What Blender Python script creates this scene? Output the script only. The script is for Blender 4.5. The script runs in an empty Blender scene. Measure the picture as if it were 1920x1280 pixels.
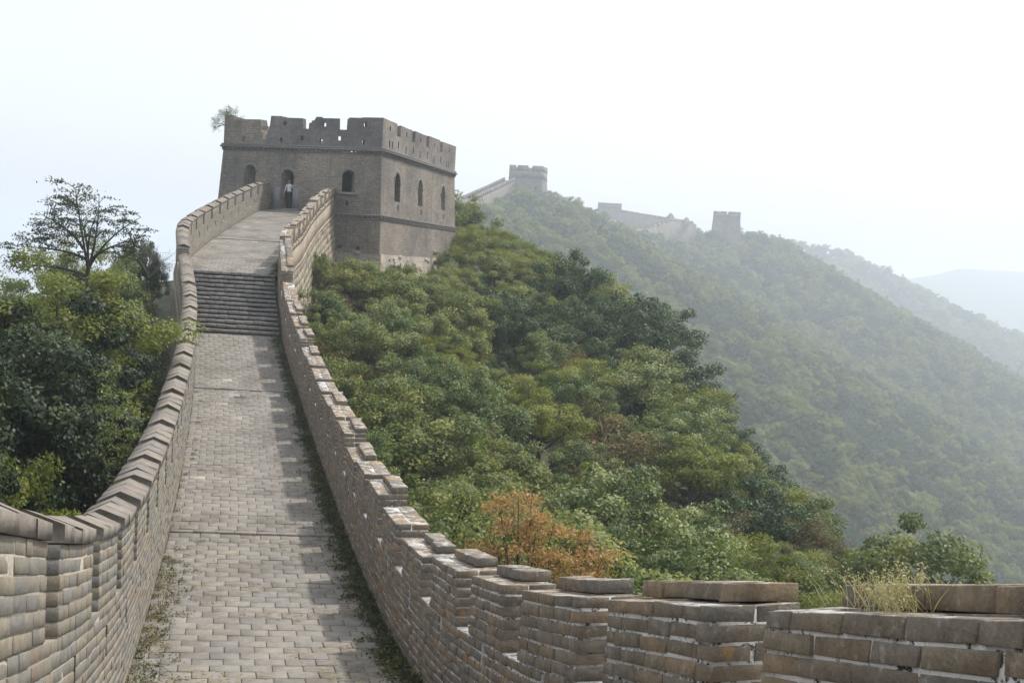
import bpy, math, random
import numpy as np
from mathutils import Matrix, Vector

rad = math.radians
rng = np.random.default_rng(7)
random.seed(7)
scene = bpy.context.scene
col = scene.collection

# ------------------------------------------------------------------ camera
PITCH, ROLL = rad(4.1), rad(3.4)
F_ = np.array([0, math.cos(PITCH), -math.sin(PITCH)])
R0_ = np.array([1.0, 0, 0])
U0_ = np.array([0, math.sin(PITCH), math.cos(PITCH)])
CR = R0_ * math.cos(ROLL) + U0_ * math.sin(ROLL)
CU = U0_ * math.cos(ROLL) - R0_ * math.sin(ROLL)
cam = bpy.data.cameras.new('camera')
cam.sensor_width = 36.0
cam.lens = 37.5
cam.clip_start = 0.1
cam.clip_end = 12000
cam_o = bpy.data.objects.new('camera', cam)
col.objects.link(cam_o)
cam_o.matrix_world = Matrix(((CR[0], CU[0], -F_[0], 0), (CR[1], CU[1], -F_[1], 0), (CR[2], CU[2], -F_[2], 0), (0, 0, 0, 1)))
scene.camera = cam_o

# ------------------------------------------------------------------ sky, sun, exposure
SUN_AZ, SUN_EL = 28.0, 59.0          # azimuth measured from +X towards +Y
world = bpy.data.worlds.new('World')
scene.world = world
world.use_nodes = True
wn = world.node_tree
for n in list(wn.nodes):
    wn.nodes.remove(n)
sky = wn.nodes.new('ShaderNodeTexSky')
sky.sky_type = 'NISHITA'
sky.sun_disc = False
sky.sun_elevation = rad(SUN_EL)
sky.sun_rotation = rad(90 - SUN_AZ)
sky.dust_density = 5.0
sky.air_density = 1.0
sky.ozone_density = 1.0
hsv = wn.nodes.new('ShaderNodeHueSaturation')
hsv.inputs['Saturation'].default_value = 0.6
bg = wn.nodes.new('ShaderNodeBackground')
bg.inputs['Strength'].default_value = 0.15
wo = wn.nodes.new('ShaderNodeOutputWorld')
wn.links.new(sky.outputs[0], hsv.inputs['Color'])
veil = wn.nodes.new('ShaderNodeMix')          # an even veil of thin high cloud over the whole sky
veil.data_type = 'RGBA'
veil.inputs[0].default_value = 0.6
veil.inputs[7].default_value = (4.35, 4.6, 4.95, 1)
wn.links.new(hsv.outputs[0], veil.inputs[6])
wn.links.new(veil.outputs[2], bg.inputs[0])
wn.links.new(bg.outputs[0], wo.inputs[0])
sun = bpy.data.lights.new('sun', 'SUN')
sun.energy = 2.2
sun.angle = rad(2.5)
sun.color = (1.0, 0.955, 0.90)
sun_o = bpy.data.objects.new('sun', sun)
col.objects.link(sun_o)
S_ = Vector((math.cos(rad(SUN_EL)) * math.cos(rad(SUN_AZ)), math.cos(rad(SUN_EL)) * math.sin(rad(SUN_AZ)), math.sin(rad(SUN_EL))))
sun_o.rotation_euler = S_.to_track_quat('Z', 'Y').to_euler()
scene.view_settings.view_transform = 'Standard'
scene.view_settings.look = 'None'
scene.view_settings.exposure = 0.8
scene.view_settings.gamma = 1.0
scene.view_settings.use_curve_mapping = False
scene.cycles.use_denoising = True
scene.cycles.max_bounces = 8
scene.cycles.volume_bounces = 3
scene.cycles.transmission_bounces = 4
scene.cycles.diffuse_bounces = 3
HAZE_DENSITY = 0.00082

# ------------------------------------------------------------------ materials
def new_mat(name):
    m = bpy.data.materials.new(name)
    m.use_nodes = True
    nt = m.node_tree
    for n in list(nt.nodes):
        nt.nodes.remove(n)
    out = nt.nodes.new('ShaderNodeOutputMaterial')
    return m, nt, out

class NB:
    """small helper for wiring nodes"""
    def __init__(s, nt):
        s.nt = nt
    def n(s, t, **kw):
        nd = s.nt.nodes.new(t)
        for k, v in kw.items():
            setattr(nd, k, v)
        return nd
    def link(s, a, b):
        s.nt.links.new(a, b)
    def put(s, sock, v):
        if hasattr(v, 'is_linked') or hasattr(v, 'node'):
            s.link(v, sock)
        else:
            sock.default_value = v
    def math(s, op, a, b=0.0, c=None):
        nd = s.n('ShaderNodeMath', operation=op)
        s.put(nd.inputs[0], a); s.put(nd.inputs[1], b)
        if c is not None:
            s.put(nd.inputs[2], c)
        return nd.outputs[0]
    def noise(s, vec, scale, detail=4.0, rough=0.55):
        nd = s.n('ShaderNodeTexNoise')
        if vec is not None:
            s.link(vec, nd.inputs['Vector'])
        nd.inputs['Scale'].default_value = scale
        nd.inputs['Detail'].default_value = detail
        nd.inputs['Roughness'].default_value = rough
        return nd.outputs[0]
    def ramp(s, fac, stops, interp='LINEAR'):
        nd = s.n('ShaderNodeValToRGB')
        cr = nd.color_ramp
        cr.interpolation = interp
        while len(cr.elements) > 1:
            cr.elements.remove(cr.elements[-1])
        for i, (p, c) in enumerate(stops):
            e = cr.elements[0] if i == 0 else cr.elements.new(p)
            e.position = p
            e.color = (*c, 1) if len(c) == 3 else c
        s.link(fac, nd.inputs[0])
        return nd.outputs[0]
    def map(s, v, a, b, c, d):
        nd = s.n('ShaderNodeMapRange')
        s.put(nd.inputs[0], v)
        for i, x in enumerate((a, b, c, d)):
            nd.inputs[i + 1].default_value = x
        return nd.outputs[0]
    def mix(s, fac, a, b, mode='MIX'):
        nd = s.n('ShaderNodeMix', data_type='RGBA', blend_type=mode)
        s.put(nd.inputs[0], fac)
        for sock, v in ((nd.inputs[6], a), (nd.inputs[7], b)):
            if isinstance(v, tuple):
                sock.default_value = (*v, 1) if len(v) == 3 else v
            else:
                s.link(v, sock)
        return nd.outputs[2]
    def bump(s, h, strength, dist, nrm=None):
        nd = s.n('ShaderNodeBump')
        nd.inputs['Strength'].default_value = strength
        nd.inputs['Distance'].default_value = dist
        s.link(h, nd.inputs['Height'])
        if nrm is not None:
            s.link(nrm, nd.inputs['Normal'])
        return nd.outputs[0]

def rnd_value(b):
    at_ = b.n('ShaderNodeAttribute', attribute_name='rnd')
    oi = b.n('ShaderNodeObjectInfo')
    return b.math('FRACT', b.math('ADD', at_.outputs['Fac'], oi.outputs['Random']))

def scale_col(c, k):
    return tuple(min(1, x * k) for x in c)

def masonry_mat(name, stops, grain=0.35, stain=(0.10, 0.095, 0.085), stain_amt=0.55, lichen=0.0, lime=0.0, bump=0.5, toplime=0.0, patch=0.0):
    m, nt, out = new_mat(name)
    b = NB(nt)
    geo = b.n('ShaderNodeNewGeometry')
    pos = geo.outputs['Position']
    r = rnd_value(b)
    c = b.ramp(r, stops, 'CONSTANT')
    n1 = b.noise(pos, 9.0, 5)
    n2 = b.noise(pos, 55.0, 4, 0.65)
    c = b.mix(1.0, c, b.ramp(n1, [(0.25, (1 - grain,) * 3), (0.75, (1 + grain * 0.6,) * 3)]), 'MULTIPLY')
    c = b.mix(1.0, c, b.ramp(n2, [(0.3, (0.8, 0.79, 0.78)), (0.7, (1.12, 1.12, 1.12))]), 'MULTIPLY')
    n3 = b.noise(pos, 2.2, 6, 0.62)
    c = b.mix(b.math('MULTIPLY', b.map(n3, 0.52, 0.68, 0, 1), stain_amt), c, stain)
    if patch:
        n7 = b.noise(pos, 0.9, 5, 0.6)
        c = b.mix(patch, c, b.mix(1.0, c, b.ramp(n7, [(0.36, (0.55, 0.52, 0.46)), (0.5, (1.0, 1.0, 1.0)), (0.64, (1.3, 1.28, 1.24))]), 'MULTIPLY'))
    if lime:
        n5 = b.noise(pos, 14.0, 6, 0.7)
        c = b.mix(b.math('MULTIPLY', b.map(n5, 0.57, 0.66, 0, 1), lime), c, (0.50, 0.48, 0.45))
    if toplime:
        sx = b.n('ShaderNodeSeparateXYZ')
        b.link(geo.outputs['True Normal'], sx.inputs[0])
        n6 = b.noise(pos, 7.0, 6, 0.72)
        c = b.mix(b.math('MULTIPLY', b.math('MULTIPLY', b.map(n6, 0.51, 0.60, 0, 1), b.map(sx.outputs[2], 0.6, 0.9, 0, 1)), toplime), c, (0.55, 0.53, 0.50))
    if lichen:
        n4 = b.noise(pos, 5.5, 3, 0.5)
        c = b.mix(b.math('MULTIPLY', b.map(n4, 0.69, 0.74, 0, 1), lichen), c, (0.36, 0.19, 0.04))
    p = b.n('ShaderNodeBsdfPrincipled')
    b.link(c, p.inputs['Base Color'])
    p.inputs['Roughness'].default_value = 0.92
    p.inputs['Specular IOR Level'].default_value = 0.25
    h = b.math('ADD', b.math('MULTIPLY', n2, 0.4), n1)
    b.link(b.bump(h, bump, 0.02), p.inputs['Normal'])
    b.link(p.outputs[0], out.inputs[0])
    return m

def bricktex_mat(name, c1, c2, mortar, stain=(0.09, 0.085, 0.08), scale=1.0, bw=0.40, bh=0.10, stain_amt=0.5, streak=0.5, mort=0.012, light=None):
    m, nt, out = new_mat(name)
    b = NB(nt)
    uv = b.n('ShaderNodeUVMap')
    geo = b.n('ShaderNodeNewGeometry')
    pos = geo.outputs['Position']
    bt = b.n('ShaderNodeTexBrick')
    b.link(uv.outputs[0], bt.inputs['Vector'])
    bt.inputs['Scale'].default_value = scale
    bt.inputs['Brick Width'].default_value = bw
    bt.inputs['Row Height'].default_value = bh
    bt.inputs['Mortar Size'].default_value = mort
    bt.inputs['Mortar Smooth'].default_value = 0.3
    bt.inputs['Bias'].default_value = -0.1
    bt.inputs['Color1'].default_value = (*c1, 1)
    bt.inputs['Color2'].default_value = (*c2, 1)
    bt.inputs['Mortar'].default_value = (*mortar, 1)
    n1 = b.noise(pos, 1.3, 6, 0.65)
    n2 = b.noise(pos, 9.0, 5, 0.7)
    c = b.mix(1.0, bt.outputs['Color'], b.ramp(n2, [(0.3, (0.66, 0.65, 0.64)), (0.7, (1.28, 1.26, 1.22))]), 'MULTIPLY')
    c = b.mix(b.math('MULTIPLY', b.map(n1, 0.50, 0.70, 0, 1), stain_amt), c, stain)
    n0 = b.noise(pos, 0.42, 5, 0.6)
    c = b.mix(1.0, c, b.ramp(n0, [(0.33, (0.72, 0.72, 0.74)), (0.5, (1.0, 0.99, 0.98)), (0.68, (1.28, 1.24, 1.16))]), 'MULTIPLY')
    # vertical rain streaks
    mp = b.n('ShaderNodeMapping')
    mp.inputs['Scale'].default_value = (1.6, 1.6, 0.12)
    b.link(pos, mp.inputs[0])
    n3 = b.noise(mp.outputs[0], 1.4, 5, 0.6)
    c = b.mix(b.math('MULTIPLY', b.map(n3, 0.52, 0.72, 0, 1), streak), c, stain)
    if light:
        n4 = b.noise(pos, 2.6, 6, 0.72)
        c = b.mix(b.map(n4, 0.58, 0.66, 0, 0.6), c, light)
    p = b.n('ShaderNodeBsdfPrincipled')
    b.link(c, p.inputs['Base Color'])
    p.inputs['Roughness'].default_value = 0.93
    p.inputs['Specular IOR Level'].default_value = 0.2
    h = b.math('ADD', b.math('MULTIPLY', bt.outputs['Fac'], -0.8), n2)
    b.link(b.bump(h, 0.55, 0.03), p.inputs['Normal'])
    b.link(p.outputs[0], out.inputs[0])
    return m

def mortar_mat(name, a, c, lo=0.45, hi=0.55, sc=22):
    m, nt, out = new_mat(name)
    b = NB(nt)
    geo = b.n('ShaderNodeNewGeometry')
    pos = geo.outputs['Position']
    n = b.noise(pos, sc, 5, 0.7)
    big = b.noise(pos, 2.5, 3)
    f = b.math('ADD', n, b.math('MULTIPLY', b.math('SUBTRACT', big, 0.5), 0.5))
    cc = b.ramp(f, [(lo, a), (hi, c)])
    p = b.n('ShaderNodeBsdfPrincipled')
    b.link(cc, p.inputs['Base Color'])
    p.inputs['Roughness'].default_value = 0.95
    p.inputs['Specular IOR Level'].default_value = 0.15
    b.link(b.bump(n, 0.9, 0.03), p.inputs['Normal'])
    b.link(p.outputs[0], out.inputs[0])
    return m

def plain_mat(name, c, var=0.3, sc=8.0, rough=0.85, bump=0.3, spec=0.25):
    m, nt, out = new_mat(name)
    b = NB(nt)
    geo = b.n('ShaderNodeNewGeometry')
    n = b.noise(geo.outputs['Position'], sc, 5, 0.62)
    cc = b.ramp(n, [(0.3, scale_col(c, 1 - var)), (0.7, scale_col(c, 1 + var))])
    p = b.n('ShaderNodeBsdfPrincipled')
    b.link(cc, p.inputs['Base Color'])
    p.inputs['Roughness'].default_value = rough
    p.inputs['Specular IOR Level'].default_value = spec
    if bump:
        b.link(b.bump(n, bump, 0.03), p.inputs['Normal'])
    b.link(p.outputs[0], out.inputs[0])
    return m

def leaf_mat(name, stops, trans=0.35, objvar=0.35):
    m, nt, out = new_mat(name)
    b = NB(nt)
    at_ = b.n('ShaderNodeAttribute', attribute_name='rnd')
    oi = b.n('ShaderNodeObjectInfo')
    f = b.math('ADD', at_.outputs['Fac'], b.math('MULTIPLY', b.math('SUBTRACT', oi.outputs['Random'], 0.5), objvar))
    c = b.ramp(f, stops)
    d = b.n('ShaderNodeBsdfPrincipled')
    b.link(c, d.inputs['Base Color'])
    d.inputs['Roughness'].default_value = 0.5
    d.inputs['Specular IOR Level'].default_value = 0.3
    t = b.n('ShaderNodeBsdfTranslucent')
    b.link(b.mix(1.0, c, (1.1, 1.25, 0.6), 'MULTIPLY'), t.inputs['Color'])
    mx = b.n('ShaderNodeMixShader')
    mx.inputs[0].default_value = trans
    b.link(d.outputs[0], mx.inputs[1])
    b.link(t.outputs[0], mx.inputs[2])
    b.link(mx.outputs[0], out.inputs[0])
    return m

M = {}
M['brick_l'] = masonry_mat('pale_parapet_brick', [(0.0, (0.231, 0.209, 0.165)), (0.18, (0.205, 0.197, 0.169)), (0.36, (0.246, 0.216, 0.162)), (0.52, (0.215, 0.204, 0.176)), (0.68, (0.190, 0.181, 0.162)), (0.82, (0.256, 0.228, 0.178)), (0.94, (0.231, 0.186, 0.144))], grain=0.24, stain=(0.133, 0.125, 0.104), stain_amt=0.35, lime=0.12)
M['cope'] = masonry_mat('weathered_coping_brick', [(0.0, (0.222, 0.198, 0.165)), (0.3, (0.246, 0.220, 0.181)), (0.6, (0.204, 0.183, 0.159)), (0.85, (0.234, 0.201, 0.173))], grain=0.3, stain=(0.156, 0.143, 0.125), stain_amt=0.5)
M['brick_r'] = masonry_mat('brown_parapet_brick', [(0.0, (0.223, 0.175, 0.120)), (0.2, (0.193, 0.161, 0.120)), (0.4, (0.250, 0.189, 0.122)), (0.55, (0.203, 0.175, 0.137)), (0.72, (0.234, 0.191, 0.137)), (0.86, (0.177, 0.159, 0.131))], grain=0.38, stain=(0.104, 0.088, 0.073), stain_amt=0.5, lichen=0.55, lime=0.3, bump=1.0, toplime=0.6)
M['paver'] = masonry_mat('grey_paving_brick', [(0.0, (0.222, 0.208, 0.185)), (0.16, (0.215, 0.204, 0.185)), (0.34, (0.231, 0.213, 0.185)), (0.5, (0.219, 0.207, 0.184)), (0.66, (0.207, 0.198, 0.181)), (0.8, (0.233, 0.215, 0.186)), (0.93, (0.215, 0.201, 0.180)), (0.988, (0.318, 0.301, 0.271))], grain=0.2, stain=(0.140, 0.120, 0.090), stain_amt=0.5, bump=0.45, patch=0.5)
M['step'] = masonry_mat('worn_step_stone', [(0.0, (0.25, 0.24, 0.225)), (0.3, (0.22, 0.215, 0.205)), (0.6, (0.28, 0.265, 0.24)), (0.85, (0.235, 0.225, 0.21))], grain=0.3, stain=(0.14, 0.13, 0.11), stain_amt=0.5)
M['block'] = masonry_mat('tan_stone_block', [(0.0, (0.288, 0.245, 0.176)), (0.25, (0.252, 0.223, 0.173)), (0.5, (0.310, 0.266, 0.194)), (0.75, (0.266, 0.230, 0.169))], grain=0.28, stain=(0.173, 0.158, 0.130), stain_amt=0.5)
M['mortar_l'] = mortar_mat('pale_lime_mortar', (0.297, 0.266, 0.216), (0.414, 0.373, 0.306), 0.35, 0.6)
M['mortar_r'] = mortar_mat('crumbling_white_mortar', (0.05, 0.045, 0.04), (0.64, 0.62, 0.59), 0.38, 0.46, 24)
M['lime'] = mortar_mat('white_lime_lumps', (0.40, 0.38, 0.35), (0.66, 0.64, 0.61), 0.35, 0.6, 18)
M['bedding'] = mortar_mat('dark_joint_soil', (0.06, 0.055, 0.042), (0.12, 0.11, 0.085), 0.35, 0.65, 6)
M['outer'] = bricktex_mat('outer_parapet_brickwork', (0.295, 0.246, 0.184), (0.246, 0.213, 0.164), (0.328, 0.295, 0.238), stain=(0.164, 0.148, 0.123), bw=0.38, bh=0.097, stain_amt=0.4, streak=0.3)
M['basewall'] = bricktex_mat('stone_block_base', (0.270, 0.232, 0.173), (0.225, 0.203, 0.158), (0.150, 0.135, 0.105), bw=0.8, bh=0.36, mort=0.02)
TWB1, TWB2, TWM = (0.218, 0.193, 0.163), (0.155, 0.14, 0.122), (0.265, 0.24, 0.207)
M['tower'] = bricktex_mat('watchtower_brickwork', TWB1, TWB2, TWM, stain=(0.085, 0.08, 0.075), stain_amt=0.62, streak=0.55, light=(0.34, 0.305, 0.255))
M['tower_top'] = bricktex_mat('repaired_battlement_brickwork', (0.175, 0.165, 0.155), (0.145, 0.138, 0.132), (0.19, 0.18, 0.17), stain=(0.09, 0.087, 0.085), stain_amt=0.5, streak=0.3)
M['tower_side'] = bricktex_mat('battlement_side_brickwork', (0.23, 0.21, 0.19), (0.195, 0.18, 0.165), (0.25, 0.235, 0.21), stain=(0.11, 0.105, 0.10), stain_amt=0.5, streak=0.4)
M['tower_base'] = bricktex_mat('tower_stone_footing', (0.272, 0.245, 0.197), (0.224, 0.204, 0.167), (0.299, 0.279, 0.245), bw=0.7, bh=0.33, mort=0.025, stain_amt=0.5, streak=0.3, light=(0.340, 0.320, 0.286))
M['course'] = plain_mat('string_course_brick', (0.135, 0.126, 0.115), 0.35, 9)
M['frame'] = plain_mat('grey_stone_jamb', (0.17, 0.172, 0.178), 0.18, 7)
M['arch'] = plain_mat('arch_ring_brick', (0.20, 0.182, 0.16), 0.3, 9)
M['rubble'] = plain_mat('exposed_rubble_stone', (0.30, 0.275, 0.235), 0.4, 6, bump=0.8)
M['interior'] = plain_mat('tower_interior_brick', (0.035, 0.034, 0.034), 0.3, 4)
M['far_tower'] = bricktex_mat('far_tower_brickwork', (0.194, 0.173, 0.148), (0.166, 0.148, 0.130), (0.209, 0.187, 0.166), bw=0.8, bh=0.25, mort=0.02, stain_amt=0.4, streak=0.4)
M['far_wall'] = bricktex_mat('far_wall_stonework', (0.245, 0.211, 0.174), (0.204, 0.180, 0.150), (0.245, 0.225, 0.190), bw=0.8, bh=0.3, mort=0.02, stain_amt=0.4, streak=0.4)
M['bark'] = plain_mat('grey_brown_bark', (0.085, 0.068, 0.052), 0.4, 12, bump=0.6)
M['bark_dark'] = plain_mat('dark_bark', (0.035, 0.03, 0.026), 0.4, 12, bump=0.5)
M['twig'] = plain_mat('dry_grey_twig', (0.16, 0.135, 0.11), 0.3, 10, bump=0)
M['leaf_a'] = leaf_mat('mid_green_leaf', [(0.0, (0.079, 0.111, 0.029)), (0.5, (0.176, 0.201, 0.053)), (1.0, (0.308, 0.287, 0.086))])
M['leaf_b'] = leaf_mat('dark_blue_green_leaf', [(0.0, (0.022, 0.049, 0.012)), (0.5, (0.047, 0.083, 0.022)), (1.0, (0.106, 0.140, 0.047))], 0.25)
M['leaf_y'] = leaf_mat('yellow_green_leaf', [(0.0, (0.082, 0.109, 0.016)), (0.5, (0.157, 0.179, 0.026)), (1.0, (0.266, 0.244, 0.050))], 0.42)
M['leaf_s'] = leaf_mat('silvery_green_leaf', [(0.0, (0.062, 0.100, 0.026)), (0.5, (0.151, 0.188, 0.059)), (1.0, (0.299, 0.309, 0.125))], 0.3)
M['leaf_d'] = leaf_mat('dry_olive_leaf', [(0.0, (0.067, 0.061, 0.015)), (0.5, (0.128, 0.095, 0.026)), (1.0, (0.218, 0.132, 0.050))], 0.35)
M['leaf_k'] = leaf_mat('shade_dark_green_leaf', [(0.0, (0.010, 0.022, 0.005)), (0.5, (0.022, 0.040, 0.010)), (1.0, (0.048, 0.068, 0.018))], 0.25)  # shade on the trees left of the wall put into the leaf green
M['leaf_air'] = leaf_mat('dark_elm_leaf', [(0.0, (0.022, 0.036, 0.016)), (0.5, (0.040, 0.056, 0.026)), (1.0, (0.06, 0.076, 0.034))], 0.25)
M['leaf_o'] = leaf_mat('withered_orange_leaf', [(0.0, (0.250, 0.135, 0.063)), (0.5, (0.425, 0.243, 0.115)), (0.9, (0.575, 0.378, 0.196)), (1.0, (0.400, 0.392, 0.070))], 0.35, 0.0)
M['weed'] = leaf_mat('creeping_weed_leaf', [(0.0, (0.025, 0.042, 0.012)), (0.6, (0.055, 0.075, 0.02)), (1.0, (0.16, 0.125, 0.04))], 0.3, 0.0)
M['litter'] = leaf_mat('fallen_yellow_leaf', [(0.0, (0.24, 0.17, 0.06)), (0.6, (0.34, 0.26, 0.08)), (1.0, (0.26, 0.15, 0.05))], 0.1, 0.0)
M['straw'] = leaf_mat('dry_straw_grass', [(0.0, (0.36, 0.30, 0.17)), (1.0, (0.50, 0.44, 0.30))], 0.35, 0.0)
M['soil'] = plain_mat('wooded_ground', (0.050, 0.052, 0.024), 0.5, 0.7, bump=0)

# ------------------------------------------------------------------ object helpers
def mesh_np(name, verts, faces, mats, mat_idx=None, rnd=None, uv=None, smooth=False):
    """faces: list of index tuples, or an (n,k) array"""
    me = bpy.data.meshes.new(name)
    verts = np.asarray(verts, np.float32).reshape(-1, 3)
    if isinstance(faces, np.ndarray):
        k = faces.shape[1]
        loops = faces.ravel()
        starts = np.arange(len(faces)) * k
    else:
        loops = np.fromiter((i for f in faces for i in f), np.int32)
        lens = np.fromiter((len(f) for f in faces), np.int32)
        starts = np.concatenate(([0], np.cumsum(lens)[:-1])) if len(lens) else np.zeros(0, np.int32)
    me.vertices.add(len(verts))
    me.vertices.foreach_set('co', verts.ravel())
    me.loops.add(len(loops))
    me.loops.foreach_set('vertex_index', np.asarray(loops, np.int32))
    me.polygons.add(len(starts))
    me.polygons.foreach_set('loop_start', np.asarray(starts, np.int32))
    for m in (mats if isinstance(mats, (list, tuple)) else [mats]):
        me.materials.append(m)
    if mat_idx is not None:
        me.polygons.foreach_set('material_index', np.asarray(mat_idx, np.int32))
    me.update(calc_edges=True)
    if rnd is not None:
        a = me.attributes.new('rnd', 'FLOAT', 'POINT')
        a.data.foreach_set('value', np.asarray(rnd, np.float32))
    if uv is not None:
        l = me.uv_layers.new(name='UVMap')
        l.data.foreach_set('uv', np.asarray(uv, np.float32)[np.asarray(loops, np.int32)].ravel())
    if smooth:
        me.polygons.foreach_set('use_smooth', np.ones(len(starts), bool))
    return me

def link(name, data, parent=None, loc=None):
    o = bpy.data.objects.new(name, data)
    col.objects.link(o)
    if parent is not None:
        o.parent = parent
    if loc is not None:
        o.location = loc
    return o

def tag(o, label=None, cat=None, group=None, kind=None):
    if label: o['label'] = label
    if cat: o['category'] = cat
    if group: o['group'] = group
    if kind: o['kind'] = kind
    return o

def thing(name, loc, label, cat, group=None):
    o = link(name, None, None, loc)
    o.empty_display_size = 0.3
    return tag(o, label, cat, group, 'thing')

class MB:
    """collects polygons"""
    def __init__(s):
        s.v, s.f, s.mi, s.uv, s.r = [], [], [], [], []
    def add(s, vs, fs, mi=0, uv=None, r=0.0):
        o = len(s.v)
        s.v.extend([tuple(p) for p in vs])
        s.f.extend([tuple(i + o for i in f) for f in fs])
        s.mi.extend([mi] * len(fs) if not isinstance(mi, (list, tuple)) else mi)
        s.uv.extend(uv if uv is not None else [(p[0] + p[1], p[2]) for p in vs])
        s.r.extend([r] * len(vs))
    def box(s, x0, x1, y0, y1, z0, z1, mi=0, fn=None, r=0.0):
        vs = [(x, y, z) for z in (z0, z1) for y in (y0, y1) for x in (x0, x1)]
        uv = [(p[0] + p[1], p[2]) for p in vs]
        if fn:
            vs = [fn(*p) for p in vs]
        s.add(vs, [(0, 2, 3, 1), (4, 5, 7, 6), (0, 1, 5, 4), (2, 6, 7, 3), (0, 4, 6, 2), (1, 3, 7, 5)], mi, uv, r)
    def build(s, name, mats, parent=None, loc=None, smooth=False):
        v = np.array(s.v, float)
        if loc is not None:
            v = v - np.array(loc)
        me = mesh_np(name, v, s.f, mats, s.mi, s.r, s.uv, smooth)
        return link(name, me, parent, loc)

# chamfered box template: 24 verts, 26 faces
def chamfer_template():
    corners = [(a, b, c) for a in (-1, 1) for b in (-1, 1) for c in (-1, 1)]
    idx = {}
    sg, ins = [], []
    for c in corners:
        for k in range(3):
            idx[c, k] = len(sg)
            sg.append(c)
            ins.append([0 if j == k else 1 for j in range(3)])
    faces = []
    def emit(f):
        p = [np.array(sg[i], float) * (1 - 0.2 * np.array(ins[i])) for i in f]
        n = np.cross(p[1] - p[0], p[2] - p[0])
        faces.append(tuple(f) if n @ sum(p) > 0 else tuple(reversed(f)))
    for k in range(3):
        l, m = [j for j in range(3) if j != k]
        for s in (-1, 1):
            q = []
            for a, b in ((-1, -1), (1, -1), (1, 1), (-1, 1)):
                c = [0, 0, 0]; c[k] = s; c[l] = a; c[m] = b
                q.append(idx[tuple(c), k])
            emit(q)
        for a in (-1, 1):
            for b in (-1, 1):
                c1 = [0, 0, 0]; c1[k] = -1; c1[l] = a; c1[m] = b
                c2 = list(c1); c2[k] = 1
                c1, c2 = tuple(c1), tuple(c2)
                emit([idx[c1, l], idx[c2, l], idx[c2, m], idx[c1, m]])
    for c in corners:
        emit([idx[c, 0], idx[c, 1], idx[c, 2]])
    return np.array(sg, float), np.array(ins, float), faces
T_SG, T_IN, T_F = chamfer_template()
T_FR = [tuple(reversed(f)) for f in T_F]

def brick_verts(P, fmap, ch=0.008, jit=0.004, rs=None):
    """P: (n,6) q0,q1,h0,h1,w0,w1 -> (n,24,3) world"""
    P = np.asarray(P, float)
    rs = rs or rng
    cen = np.stack([(P[:, 0] + P[:, 1]) / 2, (P[:, 2] + P[:, 3]) / 2, (P[:, 4] + P[:, 5]) / 2], 1)
    half = np.stack([(P[:, 1] - P[:, 0]) / 2, (P[:, 3] - P[:, 2]) / 2, (P[:, 5] - P[:, 4]) / 2], 1)
    pr = cen[:, None, :] + T_SG[None] * (half[:, None, :] - T_IN[None] * ch)
    # the same wobble for the three verts of a corner keeps the faces clean
    wob = np.clip(rs.normal(0, jit, (len(P), 8, 3)), -1.6 * jit, 1.6 * jit).repeat(3, axis=1)
    pr = pr + wob
    q = pr[..., 0].ravel(); h = pr[..., 1].ravel(); w = pr[..., 2].ravel()
    return np.stack(fmap(q, h, w), -1).reshape(len(P), 24, 3)

def lay_bricks(name, P, fmap, mat, parent, flip, n_single, score, parents=None, ch=0.008, jit=0.004, joined='brickwork'):
    """lays bricks: those with the largest score as single objects, the rest as one joined part"""
    P = np.asarray(P, float)
    V = brick_verts(P, fmap, ch, jit)
    F = T_FR if flip else T_F
    order = np.argsort(-score(V.mean(1)))
    single = [i for i in order[:n_single]]
    mask = np.ones(len(P), bool)
    for i in single:
        mask[i] = False
        c = V[i].mean(0)
        par = parent if parents is None or parents[i] is None else parents[i]
        me = mesh_np(name, V[i] - c, F, mat, rnd=np.zeros(24))
        o = link(name, me, par, c)
    rest = np.nonzero(mask)[0]
    if len(rest):
        fs = []
        base = 0
        fa = [np.array(f) for f in F]
        quads = np.array([f for f in F if len(f) == 4]); tris = [f for f in F if len(f) == 3]
        allf = (quads[None] + (np.arange(len(rest)) * 24)[:, None, None]).reshape(-1, 4)
        # corner triangles are left out on the joined remainder: they are under a pixel
        me = mesh_np(joined, V[rest].reshape(-1, 3), allf.astype(np.int32), mat, rnd=np.repeat(rng.random(len(rest)), 24))
        o = link(joined, me, parent)
        tag(o, kind='stuff')
    return single

def in_view(p):
    """share-of-picture score of points: big when near and inside the camera's field"""
    p = np.asarray(p)
    z = p @ F_
    x = np.abs(p @ CR) / np.maximum(z, 0.1)
    y = (p @ CU) / np.maximum(z, 0.1)
    ok = (z > 1) & (x < 0.50) & (np.abs(y) < 0.34)
    return np.where(ok, 1.0 / np.maximum(z, 0.1), -1.0 / np.maximum(np.abs(z), 0.1) - 1)

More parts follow.
